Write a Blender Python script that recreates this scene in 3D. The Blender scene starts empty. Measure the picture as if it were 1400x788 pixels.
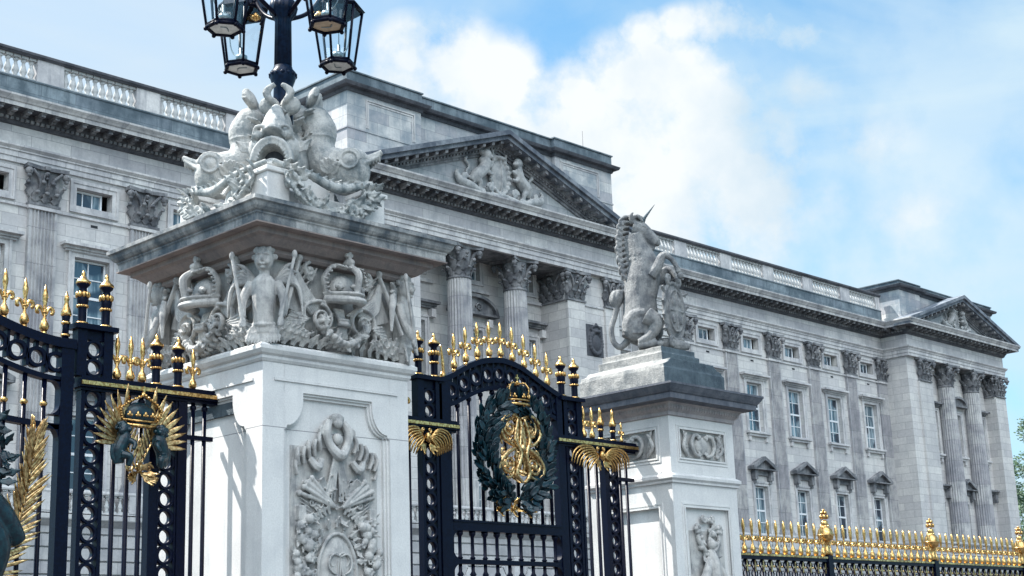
import bpy, bmesh, math, random
from mathutils import Vector, Matrix
random.seed(7)
PI = math.pi
scene = bpy.context.scene
COL = scene.collection

# ---------------------------------------------------------------- objects
def tag(o, label=None, cat=None, group=None, kind=None):
    if label: o['label'] = label
    if cat: o['category'] = cat
    if group: o['group'] = group
    if kind: o['kind'] = kind
    return o

def thing(name, loc, label, cat, group=None, rotz=0):
    o = bpy.data.objects.new(name, None)
    o.empty_display_size = 0.3
    COL.objects.link(o)
    o.location = loc
    o.rotation_euler = (0, 0, rotz)
    return tag(o, label, cat, group)

def copy_tree(o, parent=None):
    c = o.copy()
    COL.objects.link(c)
    c.parent = parent
    for ch in list(o.children):
        copy_tree(ch, c)
    return c

# ---------------------------------------------------------------- mesh builder
class B:
    """collects shapes in one bmesh; self.M is applied to everything added"""
    def __init__(self, M=None):
        self.bm = bmesh.new()
        self.M = M or Matrix.Identity(4)

    def v(self, x, y=None, z=None):
        p = Vector(x) if y is None else Vector((x, y, z))
        return self.bm.verts.new(self.M @ p)

    def face(self, vs, smooth=False):
        if len(vs) < 3: return None
        try:
            f = self.bm.faces.new(vs)
            f.smooth = smooth
            return f
        except ValueError:
            return None

    def quad(self, a, b, c, d):
        self.face([self.v(a), self.v(b), self.v(c), self.v(d)])

    def box(self, x0, y0, z0, x1, y1, z1):
        c = [self.v(x, y, z) for z in (z0, z1) for x, y in ((x0, y0), (x1, y0), (x1, y1), (x0, y1))]
        for f in ((3, 2, 1, 0), (4, 5, 6, 7), (0, 1, 5, 4), (1, 2, 6, 5), (2, 3, 7, 6), (3, 0, 4, 7)):
            self.face([c[i] for i in f])
        return self

    def cbox(self, c, s):
        return self.box(c[0]-s[0]/2, c[1]-s[1]/2, c[2]-s[2]/2, c[0]+s[0]/2, c[1]+s[1]/2, c[2]+s[2]/2)

    def prism_y(self, pts, y0, y1):
        """polygon in x,z extruded along y"""
        a = [self.v(x, y0, z) for x, z in pts]
        b = [self.v(x, y1, z) for x, z in pts]
        n = len(pts)
        self.face(a)
        self.face(b[::-1])
        for i in range(n):
            j = (i+1) % n
            self.face([a[j], a[i], b[i], b[j]])
        return self

    def prism_z(self, pts, z0, z1, smooth=False):
        a = [self.v(x, y, z0) for x, y in pts]
        b = [self.v(x, y, z1) for x, y in pts]
        n = len(pts)
        self.face(a[::-1])
        self.face(b)
        for i in range(n):
            j = (i+1) % n
            self.face([a[i], a[j], b[j], b[i]], smooth)
        return self

    def lathe(self, prof, c=(0, 0, 0), n=16, flute=None, smooth=True):
        """prof = [(r, z)...] about a vertical axis at c; flute = (count, depth)"""
        rings = []
        for r, z in prof:
            ring = []
            for i in range(n):
                a = 2*PI*i/n
                rr = r
                if flute:
                    k, dep = flute
                    rr = r*(1 - dep*(0.5+0.5*math.cos(a*k)))
                ring.append(self.v(c[0]+rr*math.cos(a), c[1]+rr*math.sin(a), c[2]+z))
            rings.append(ring)
        for a, b in zip(rings, rings[1:]):
            for i in range(n):
                j = (i+1) % n
                self.face([a[i], a[j], b[j], b[i]], smooth)
        self.face(rings[0][::-1])
        self.face(rings[-1])
        return self

    def tube(self, pts, rads, n=8, res=5, flat=1.0, up=None):
        """closed tapered tube through pts (Catmull-Rom), rads one per point or a number"""
        P = [Vector(p) for p in pts]
        if not hasattr(rads, '__len__'):
            rads = [rads]*len(P)
        Q, R = [], []
        m = len(P)
        if res > 1 and m > 2:
            for i in range(m-1):
                p0 = P[max(i-1, 0)]; p1 = P[i]; p2 = P[i+1]; p3 = P[min(i+2, m-1)]
                for k in range(res):
                    t = k/res
                    Q.append(0.5*((2*p1)+(p2-p0)*t+(2*p0-5*p1+4*p2-p3)*t*t+(3*p1-p0-3*p2+p3)*t**3))
                    R.append(rads[i]*(1-t)+rads[i+1]*t)
            Q.append(P[-1]); R.append(rads[-1])
        else:
            Q, R = P, list(rads)
        prev = None
        rings = []
        for i, q in enumerate(Q):
            t = (Q[min(i+1, len(Q)-1)]-Q[max(i-1, 0)])
            if t.length < 1e-9: t = Vector((0, 0, 1))
            t.normalize()
            if prev is None:
                ref = Vector(up) if up else (Vector((0, 0, 1)) if abs(t.z) < 0.9 else Vector((1, 0, 0)))
                a = t.cross(ref).normalized()
            else:
                a = (prev-t*prev.dot(t))
                if a.length < 1e-6: a = t.orthogonal()
                a.normalize()
            prev = a
            b = t.cross(a)
            rings.append([self.v(q+a*(R[i]*math.cos(2*PI*k/n))+b*(R[i]*flat*math.sin(2*PI*k/n))) for k in range(n)])
        for a, b in zip(rings, rings[1:]):
            for i in range(n):
                j = (i+1) % n
                self.face([a[i], a[j], b[j], b[i]], True)
        self.face(rings[0][::-1], True)
        self.face(rings[-1], True)
        return self

    def ell(self, c, r, rot=None, n=12, m=8):
        """ellipsoid, radii r, optional rotation (euler tuple)"""
        if not hasattr(r, '__len__'): r = (r, r, r)
        Rm = Matrix.Identity(3)
        if rot:
            from mathutils import Euler
            Rm = Euler(rot).to_matrix()
        c = Vector(c)
        top = self.v(c+Rm@Vector((0, 0, r[2])))
        bot = self.v(c-Rm@Vector((0, 0, r[2])))
        rings = []
        for i in range(1, m):
            a = PI*i/m
            rings.append([self.v(c+Rm@Vector((r[0]*math.sin(a)*math.cos(2*PI*k/n), r[1]*math.sin(a)*math.sin(2*PI*k/n), r[2]*math.cos(a)))) for k in range(n)])
        for k in range(n):
            j = (k+1) % n
            self.face([top, rings[0][k], rings[0][j]], True)
            self.face([bot, rings[-1][j], rings[-1][k]], True)
            for a, b in zip(rings, rings[1:]):
                self.face([a[k], b[k], b[j], a[j]], True)
        return self

    def leaf(self, base, d, nrm, L, W, th=0.012, curl=0.35, lobes=0, rib=0.25, ns=7):
        """closed lens-section leaf from base along d, face normal nrm, tip curling along nrm"""
        base = Vector(base); d = Vector(d).normalized(); nrm = Vector(nrm)
        nrm = (nrm-d*nrm.dot(d)).normalized()
        s = d.cross(nrm).normalized()
        top, bot = [], []
        for i in range(ns):
            t = i/(ns-1)
            w = W*(math.sin(PI*min(1, t*0.9+0.1))**0.75)
            if t > 0.97: w = W*0.06
            if lobes: w *= 0.8+0.28*math.cos(t*PI*2*lobes)
            ang = curl*t*t*1.6
            cen = base+d*(L*t*math.cos(ang*0.6))+nrm*(L*curl*t*t)
            up = (nrm*math.cos(ang)-d*math.sin(ang)).normalized()
            row_t, row_b = [], []
            for k, q in enumerate((-1, -0.5, 0, 0.5, 1)):
                h = th*(1-abs(q))+abs(q)*W*rib
                row_t.append(self.v(cen+s*(w*0.5*q)+up*(th*0.25+ (abs(q)*w*rib*0.5) + (th*0.8 if q == 0 else 0))))
                row_b.append(self.v(cen+s*(w*0.5*q)+up*(-th*(0.3+0.7*(1-abs(q))) + abs(q)*w*rib*0.5)))
            top.append(row_t); bot.append(row_b)
        for i in range(ns-1):
            for k in range(4):
                self.face([top[i][k], top[i][k+1], top[i+1][k+1], top[i+1][k]], True)
                self.face([bot[i][k+1], bot[i][k], bot[i+1][k], bot[i+1][k+1]], True)
            self.face([bot[i][0], top[i][0], top[i+1][0], bot[i+1][0]], True)
            self.face([top[i][4], bot[i][4], bot[i+1][4], top[i+1][4]], True)
        for row in (0, ns-1):
            for k in range(4):
                vs = [top[row][k], bot[row][k], bot[row][k+1], top[row][k+1]]
                self.face(vs if row == 0 else vs[::-1], True)
        return self

    def spiral(self, c, r0, turns, rad, start=0.0, sgn=1, plane='xz', r1=0.15, depth=0.0, n=8, tail=None):
        """scroll: tube winding in from radius r0; tail = optional list of points before it"""
        pts, rr = [], []
        if tail:
            for p in tail: pts.append(Vector(p)); rr.append(rad*0.8)
        steps = int(12*turns)
        for i in range(steps+1):
            t = i/steps
            a = start+sgn*t*turns*2*PI
            r = r0*(1-t*(1-r1))
            pts.append(Vector((c[0]+r*math.cos(a), c[1]-depth*t, c[2]+r*math.sin(a))))
            rr.append(rad*(1-0.35*t))
        self.tube(pts, rr, n=n, res=1)
        self.ell(pts[-1], rad*1.25, n=8, m=6)
        return self

    def molding(self, path, prof, closed=False):
        """sweep profile [(outward offset, z)...] along plan path; outward = right-hand side of travel"""
        P = [Vector((x, y)) for x, y in path]
        n = len(P)
        cols = []
        for i in range(n):
            if closed:
                d0 = (P[i]-P[i-1]).normalized(); d1 = (P[(i+1) % n]-P[i]).normalized()
            else:
                d1 = (P[min(i+1, n-1)]-P[min(i, n-2)]).normalized()
                d0 = (P[max(i, 1)]-P[max(i-1, 0)]).normalized()
            n0 = Vector((d0.y, -d0.x)); n1 = Vector((d1.y, -d1.x))
            m = (n0+n1)
            m = m/(m.dot(n0)) if m.length > 1e-6 else n0
            cols.append([self.v(P[i].x+m.x*o, P[i].y+m.y*o, z) for o, z in prof])
        rng = range(n if closed else n-1)
        for i in rng:
            a, b = cols[i], cols[(i+1) % n]
            for k in range(len(prof)-1):
                self.face([a[k], b[k], b[k+1], a[k+1]])
        if not closed:
            self.face(cols[0]); self.face(cols[-1][::-1])
        return self

    def build(self, name, mat, parent=None, smooth=None, loc=None, bevel=0):
        bmesh.ops.recalc_face_normals(self.bm, faces=self.bm.faces)
        me = bpy.data.meshes.new(name)
        if smooth is not None:
            for f in self.bm.faces: f.smooth = smooth
        self.bm.to_mesh(me); self.bm.free()
        me.materials.append(mat)
        o = bpy.data.objects.new(name, me)
        COL.objects.link(o)
        if parent: o.parent = parent
        if loc: o.location = loc
        if bevel:
            b = o.modifiers.new('b', 'BEVEL'); b.width = bevel; b.segments = 2; b.limit_method = 'ANGLE'; b.angle_limit = math.radians(40)
            b.harden_normals = False
        return o

    def sculpt(self, name, mat, parent=None, voxel=0.015, smooth_it=2, rough=0.0, rough_size=0.15, loc=None, rotz=0):
        """melt every closed shape collected so far into one carved surface"""
        bmesh.ops.recalc_face_normals(self.bm, faces=self.bm.faces)
        me = bpy.data.meshes.new('raw'); self.bm.to_mesh(me); self.bm.free()
        t = bpy.data.objects.new('raw', me); COL.objects.link(t)
        r = t.modifiers.new('r', 'REMESH'); r.mode = 'VOXEL'; r.voxel_size = voxel; r.use_smooth_shade = True
        if smooth_it:
            s = t.modifiers.new('s', 'SMOOTH'); s.factor = 0.5; s.iterations = smooth_it
        if rough:
            tx = bpy.data.textures.new('w', 'CLOUDS'); tx.noise_scale = rough_size; tx.noise_depth = 3
            d = t.modifiers.new('d', 'DISPLACE'); d.texture = tx; d.strength = rough; d.mid_level = 0.5; d.texture_coords = 'LOCAL'
        dg = bpy.context.evaluated_depsgraph_get(); dg.update()
        m2 = bpy.data.meshes.new_from_object(t.evaluated_get(dg))
        m2.name = name
        bpy.data.objects.remove(t, do_unlink=True)
        m2.materials.clear(); m2.materials.append(mat)
        for p in m2.polygons: p.use_smooth = True
        o = bpy.data.objects.new(name, m2); COL.objects.link(o)
        if parent: o.parent = parent
        if loc: o.location = loc
        if rotz: o.rotation_euler = (0, 0, rotz)
        return o

def part_copy(o, parent, loc=None, rotz=None, name=None):
    c = o.copy(); COL.objects.link(c); c.parent = parent
    if loc is not None: c.location = loc
    if rotz is not None: c.rotation_euler = (0, 0, rotz)
    for ch in list(o.children): part_copy(ch, c)
    return c

# ---------------------------------------------------------------- materials
def new_mat(name):
    m = bpy.data.materials.new(name); m.use_nodes = True
    nt = m.node_tree; b = nt.nodes['Principled BSDF']
    return m, nt, b

def N(nt, t, **kw):
    n = nt.nodes.new(t)
    for k, v in kw.items():
        if k.startswith('i_'): n.inputs[k[2:].replace('_', ' ')].default_value = v
        else: setattr(n, k, v)
    return n

def ramp(nt, fac, stops):
    r = nt.nodes.new('ShaderNodeValToRGB')
    el = r.color_ramp.elements
    while len(el) < len(stops): el.new(0.5)
    for e, (p, c) in zip(el, stops):
        e.position = p
        e.color = c if hasattr(c, '__len__') else (c, c, c, 1)
    nt.links.new(fac, r.inputs[0])
    return r.outputs[0]

def mix(nt, fac, a, b, mode='MIX'):
    m = nt.nodes.new('ShaderNodeMix'); m.data_type = 'RGBA'; m.blend_type = mode
    for sock, val in ((m.inputs[0], fac), (m.inputs[6], a), (m.inputs[7], b)):
        if isinstance(val, (int, float)): sock.default_value = val
        elif isinstance(val, tuple): sock.default_value = val if len(val) == 4 else (*val, 1)
        else: nt.links.new(val, sock)
    return m.outputs[2]

def stone(name, col, dark, blocks=None, grime=0.5, streak=0.5, fine=30.0, bump=0.25, rough=0.85, scale=1.0, mossy=None, blockvar=0.25, thr=0.52):
    """weathered ashlar; blocks=(w,h) draws joints and tones block by block"""
    m, nt, b = new_mat(name)
    L = nt.links
    geo = N(nt, 'ShaderNodeNewGeometry')
    pos = geo.outputs['Position']
    # fine grain
    n1 = N(nt, 'ShaderNodeTexNoise', i_Scale=fine, i_Detail=6.0, i_Roughness=0.7); L.new(pos, n1.inputs['Vector'])
    n2 = N(nt, 'ShaderNodeTexNoise', i_Scale=1.3*scale, i_Detail=7.0, i_Roughness=0.62); L.new(pos, n2.inputs['Vector'])
    # streaks: noise squeezed in z
    mp = N(nt, 'ShaderNodeMapping'); mp.inputs['Scale'].default_value = (5*scale, 5*scale, 0.55*scale); L.new(pos, mp.inputs['Vector'])
    n3 = N(nt, 'ShaderNodeTexNoise', i_Scale=1.0, i_Detail=6.0, i_Roughness=0.7); L.new(mp.outputs[0], n3.inputs['Vector'])
    base = (*col, 1); dk = (*dark, 1)
    c = mix(nt, ramp(nt, n1.outputs[0], [(0.35, 0.0), (0.7, 1.0)]), tuple(x*0.86 for x in col), tuple(min(1, x*1.06) for x in col))
    if blocks:
        sx = N(nt, 'ShaderNodeSeparateXYZ'); L.new(pos, sx.inputs[0])
        ad = N(nt, 'ShaderNodeMath', operation='ADD'); L.new(sx.outputs[0], ad.inputs[0]); L.new(sx.outputs[1], ad.inputs[1])
        cb = N(nt, 'ShaderNodeCombineXYZ'); L.new(ad.outputs[0], cb.inputs[0]); L.new(sx.outputs[2], cb.inputs[1])
        br = N(nt, 'ShaderNodeTexBrick'); L.new(cb.outputs[0], br.inputs['Vector'])
        br.inputs['Scale'].default_value = 1.0
        br.inputs['Brick Width'].default_value = blocks[0]; br.inputs['Row Height'].default_value = blocks[1]
        br.inputs['Mortar Size'].default_value = 0.010 if len(blocks) < 3 else blocks[2]
        br.inputs['Mortar Smooth'].default_value = 0.3
        br.inputs['Color1'].default_value = (1, 1, 1, 1); br.inputs['Color2'].default_value = (1-blockvar, 1-blockvar, 1-blockvar*0.85, 1)
        br.inputs['Mortar'].default_value = (0.42, 0.42, 0.44, 1)
        c = mix(nt, 1.0, c, br.outputs['Color'], 'MULTIPLY')
    g = ramp(nt, n2.outputs[0], [(thr-0.08, 0.0), (thr+0.14, 1.0)])
    gm = N(nt, 'ShaderNodeMath', operation='MULTIPLY'); L.new(g, gm.inputs[0]); gm.inputs[1].default_value = grime
    c = mix(nt, gm.outputs[0], c, dk)
    s = ramp(nt, n3.outputs[0], [(0.5, 0.0), (0.72, 1.0)])
    sm = N(nt, 'ShaderNodeMath', operation='MULTIPLY'); L.new(s, sm.inputs[0]); sm.inputs[1].default_value = streak
    c = mix(nt, sm.outputs[0], c, dk)
    if mossy:
        n4 = N(nt, 'ShaderNodeTexNoise', i_Scale=2.2*scale, i_Detail=8.0, i_Roughness=0.75); L.new(pos, n4.inputs['Vector'])
        mm = ramp(nt, n4.outputs[0], [(0.48, 0.0), (0.6, 1.0)])
        c = mix(nt, mm, c, (*mossy, 1))
    L.new(c, b.inputs['Base Color'])
    b.inputs['Roughness'].default_value = rough
    bp = N(nt, 'ShaderNodeBump'); bp.inputs['Strength'].default_value = bump; bp.inputs['Distance'].default_value = 0.02
    hs = N(nt, 'ShaderNodeMath', operation='ADD'); L.new(n1.outputs[0], hs.inputs[0])
    if blocks:
        mo = N(nt, 'ShaderNodeMath', operation='MULTIPLY'); L.new(br.outputs['Fac'], mo.inputs[0]); mo.inputs[1].default_value = -1.2
        L.new(mo.outputs[0], hs.inputs[1])
    else:
        L.new(n2.outputs[0], hs.inputs[1])
    L.new(hs.outputs[0], bp.inputs['Height']); L.new(bp.outputs[0], b.inputs['Normal'])
    return m

def metal(name, col, rough, metallic=1.0, var=0.3, dark=None, bumpy=0.15, scale=25):
    m, nt, b = new_mat(name); L = nt.links
    geo = N(nt, 'ShaderNodeNewGeometry')
    n1 = N(nt, 'ShaderNodeTexNoise', i_Scale=float(scale), i_Detail=5.0, i_Roughness=0.65); L.new(geo.outputs[0], n1.inputs['Vector'])
    dk = dark or tuple(x*(1-var) for x in col)
    L.new(mix(nt, ramp(nt, n1.outputs[0], [(0.4, 0.0), (0.62, 1.0)]), dk, col), b.inputs['Base Color'])
    b.inputs['Metallic'].default_value = metallic
    L.new(ramp(nt, n1.outputs[0], [(0.3, min(1, rough*1.4)), (0.7, rough*0.8)]), b.inputs['Roughness'])
    bp = N(nt, 'ShaderNodeBump'); bp.inputs['Strength'].default_value = bumpy; bp.inputs['Distance'].default_value = 0.01
    L.new(n1.outputs[0], bp.inputs['Height']); L.new(bp.outputs[0], b.inputs['Normal'])
    return m

def plain(name, col, rough=0.6, metallic=0.0, **kw):
    m, nt, b = new_mat(name)
    b.inputs['Base Color'].default_value = (*col, 1)
    b.inputs['Roughness'].default_value = rough
    b.inputs['Metallic'].default_value = metallic
    for k, v in kw.items(): b.inputs[k].default_value = v
    return m

M = {}
M['palace'] = stone('palace_stone', (0.63, 0.62, 0.595), (0.26, 0.27, 0.285), blocks=(1.25, 0.46), grime=0.4, streak=0.38, fine=7, scale=0.35, blockvar=0.24, thr=0.50)
M['palace_smooth'] = stone('palace_dressed_stone', (0.62, 0.615, 0.605), (0.19, 0.20, 0.225), blocks=(1.9, 6.0), grime=0.55, streak=0.7, fine=10, scale=0.8, blockvar=0.18, thr=0.50)
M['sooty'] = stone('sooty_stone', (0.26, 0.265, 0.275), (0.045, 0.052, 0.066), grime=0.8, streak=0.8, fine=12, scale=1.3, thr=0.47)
M['soot_and_shade'] = stone('soot_and_shade_stone', (0.085, 0.09, 0.105), (0.015, 0.02, 0.03), grime=0.7, streak=0.7, fine=12, scale=0.9)  # soot on the palace; also the painted shade in the dolphin's mouth
M['moss'] = stone('algae_stained_stone', (0.21, 0.26, 0.29), (0.045, 0.07, 0.09), blocks=(1.4, 0.48), grime=0.85, streak=0.8, fine=10, scale=0.7, thr=0.45)
M['attic'] = stone('attic_stone', (0.58, 0.58, 0.565), (0.16, 0.21, 0.25), blocks=(1.3, 0.52), grime=0.75, streak=0.6, fine=9, scale=0.6, blockvar=0.4, thr=0.49)
M['pilaster'] = stone('fluted_pilaster_stone', (0.48, 0.48, 0.475), (0.13, 0.14, 0.165), blocks=(9.0, 1.35, 0.012), grime=0.6, streak=0.75, fine=12, scale=1.0, blockvar=0.35)
M['pier'] = stone('pier_stone', (0.60, 0.60, 0.59), (0.30, 0.31, 0.33), grime=0.45, streak=0.35, fine=55, scale=1.6, bump=0.2)
M['carved'] = stone('carved_stone', (0.45, 0.445, 0.43), (0.09, 0.10, 0.115), grime=0.65, streak=0.55, fine=60, scale=3.5, bump=0.35, thr=0.53)
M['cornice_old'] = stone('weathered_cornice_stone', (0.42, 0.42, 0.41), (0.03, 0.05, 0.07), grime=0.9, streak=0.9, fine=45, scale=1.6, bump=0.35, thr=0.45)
M['plinth_old'] = stone('mossy_plinth_stone', (0.30, 0.30, 0.29), (0.075, 0.09, 0.10), grime=0.75, streak=0.5, fine=40, scale=3.0, bump=0.8)
M['plinth_dark'] = stone('algae_and_shade_plinth_stone', (0.075, 0.105, 0.125), (0.022, 0.038, 0.055), grime=0.8, streak=0.7, fine=40, scale=2.2, bump=0.6)  # algae colour with the shade of the plinth front mixed in
M['statue'] = stone('statue_stone', (0.26, 0.265, 0.265), (0.055, 0.065, 0.08), grime=0.7, streak=0.55, fine=70, scale=5.0, bump=0.9, thr=0.50)
M['dolphin'] = stone('dolphin_stone', (0.45, 0.45, 0.435), (0.08, 0.115, 0.135), grime=0.75, streak=0.6, fine=50, scale=3.0, bump=0.6, thr=0.52)
M['iron'] = metal('navy_black_painted_iron', (0.0015, 0.0035, 0.016), 0.34, metallic=0.0, dark=(0.0008, 0.0018, 0.009), bumpy=0.1, scale=40)
M['gold'] = metal('gilded_metal', (0.82, 0.54, 0.22), 0.27, dark=(0.30, 0.165, 0.055), bumpy=0.35, scale=38)
M['oldgold'] = metal('dull_gilded_metal', (0.74, 0.54, 0.27), 0.33, dark=(0.22, 0.13, 0.055), bumpy=0.45, scale=26)
M['bronze'] = metal('green_painted_bronze', (0.003, 0.032, 0.045), 0.33, metallic=0.15, dark=(0.001, 0.009, 0.018), bumpy=0.3, scale=18)
M['lampblue'] = metal('dark_blue_painted_post', (0.005, 0.016, 0.042), 0.32, metallic=0.0, dark=(0.002, 0.007, 0.020), bumpy=0.05, scale=20)
for k_ in ('iron', 'lampblue'): M[k_].node_tree.nodes['Principled BSDF'].inputs['Specular IOR Level'].default_value = 0.12
M['frame'] = plain('white_window_paint', (0.66, 0.69, 0.72), 0.5)

def pane_mat():
    m, nt, b = new_mat('window_pane'); L = nt.links
    geo = N(nt, 'ShaderNodeNewGeometry')
    mp = N(nt, 'ShaderNodeMapping'); mp.inputs['Scale'].default_value = (1.0, 1.0, 0.12); L.new(geo.outputs[0], mp.inputs[0])
    n = N(nt, 'ShaderNodeTexNoise', i_Scale=7.0, i_Detail=3.0); L.new(mp.outputs[0], n.inputs['Vector'])
    n2 = N(nt, 'ShaderNodeTexNoise', i_Scale=0.9, i_Detail=1.0); L.new(geo.outputs[0], n2.inputs['Vector'])
    cur = mix(nt, ramp(nt, n.outputs[0], [(0.42, 0.0), (0.58, 1.0)]), (0.05, 0.09, 0.12), (0.22, 0.29, 0.33))
    c = mix(nt, ramp(nt, n2.outputs[0], [(0.45, 0.0), (0.52, 1.0)]), (0.012, 0.025, 0.045), cur)
    L.new(c, b.inputs['Base Color'])
    b.inputs['Roughness'].default_value = 0.06
    b.inputs['Specular IOR Level'].default_value = 0.9
    return m
M['pane'] = pane_mat()
M['glass'] = None
def glass_mat():
    m = bpy.data.materials.new('lantern_glass'); m.use_nodes = True
    nt = m.node_tree; nt.nodes.clear()
    out = N(nt, 'ShaderNodeOutputMaterial'); tr = N(nt, 'ShaderNodeBsdfTransparent'); gl = N(nt, 'ShaderNodeBsdfGlossy')
    tr.inputs[0].default_value = (0.93, 0.97, 0.99, 1); gl.inputs['Roughness'].default_value = 0.03
    mx = N(nt, 'ShaderNodeMixShader'); lw = N(nt, 'ShaderNodeLayerWeight'); lw.inputs[0].default_value = 0.5
    nt.links.new(ramp(nt, lw.outputs['Facing'], [(0.0, 0.05), (0.7, 0.09), (1.0, 0.5)]), mx.inputs[0])
    nt.links.new(tr.outputs[0], mx.inputs[1]); nt.links.new(gl.outputs[0], mx.inputs[2])
    nt.links.new(mx.outputs[0], out.inputs[0])
    return m
M['glass'] = glass_mat()
M['opal'] = stone('lantern_base_glass', (0.62, 0.64, 0.62), (0.25, 0.27, 0.28), grime=0.5, streak=0.0, fine=60, scale=9, bump=0.1, rough=0.3)
M['opal_brown'] = stone('rusty_lantern_base_glass', (0.52, 0.40, 0.27), (0.25, 0.16, 0.09), grime=0.6, streak=0.0, fine=60, scale=9, bump=0.1, rough=0.3)

# ---------------------------------------------------------------- camera, light, sky
cam_d = bpy.data.cameras.new('camera')
cam = bpy.data.objects.new('camera', cam_d); COL.objects.link(cam)
cam_d.sensor_width = 36.0; cam_d.lens = 52.04; cam_d.clip_start = 0.1; cam_d.clip_end = 5000
yaw, pitch, roll = 0.764358688, 0.249119093, 0.0358031980
sy, cy = math.sin(yaw), math.cos(yaw)
Ml = Matrix(((sy, -cy, 0), (0, 0, 1), (cy, sy, 0)))
cp, sp = math.cos(pitch), math.sin(pitch)
Pm = Matrix(((1, 0, 0), (0, cp, -sp), (0, sp, cp)))
cr, sr = math.cos(roll), math.sin(roll)
Rm_ = Matrix(((cr, -sr, 0), (sr, cr, 0), (0, 0, 1)))
Am = Rm_ @ Pm @ Ml      # rows: right, up, forward
right, upv, fwd = Am[0], Am[1], Am[2]
cam.matrix_world = Matrix(((right[0], upv[0], -fwd[0], 0), (right[1], upv[1], -fwd[1], 0), (right[2], upv[2], -fwd[2], 1.6), (0, 0, 0, 1)))
scene.camera = cam

sun_dir = Vector((-0.30, 0.505, 0.80)).normalized()     # towards the sun
sd = bpy.data.lights.new('sun', 'SUN'); sd.energy = 5.0; sd.angle = math.radians(0.5); sd.color = (1.0, 0.955, 0.89)
so = bpy.data.objects.new('sun', sd); COL.objects.link(so)
so.rotation_euler = sun_dir.to_track_quat('Z', 'Y').to_euler()

def dirpx(x, y):
    return None

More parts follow.
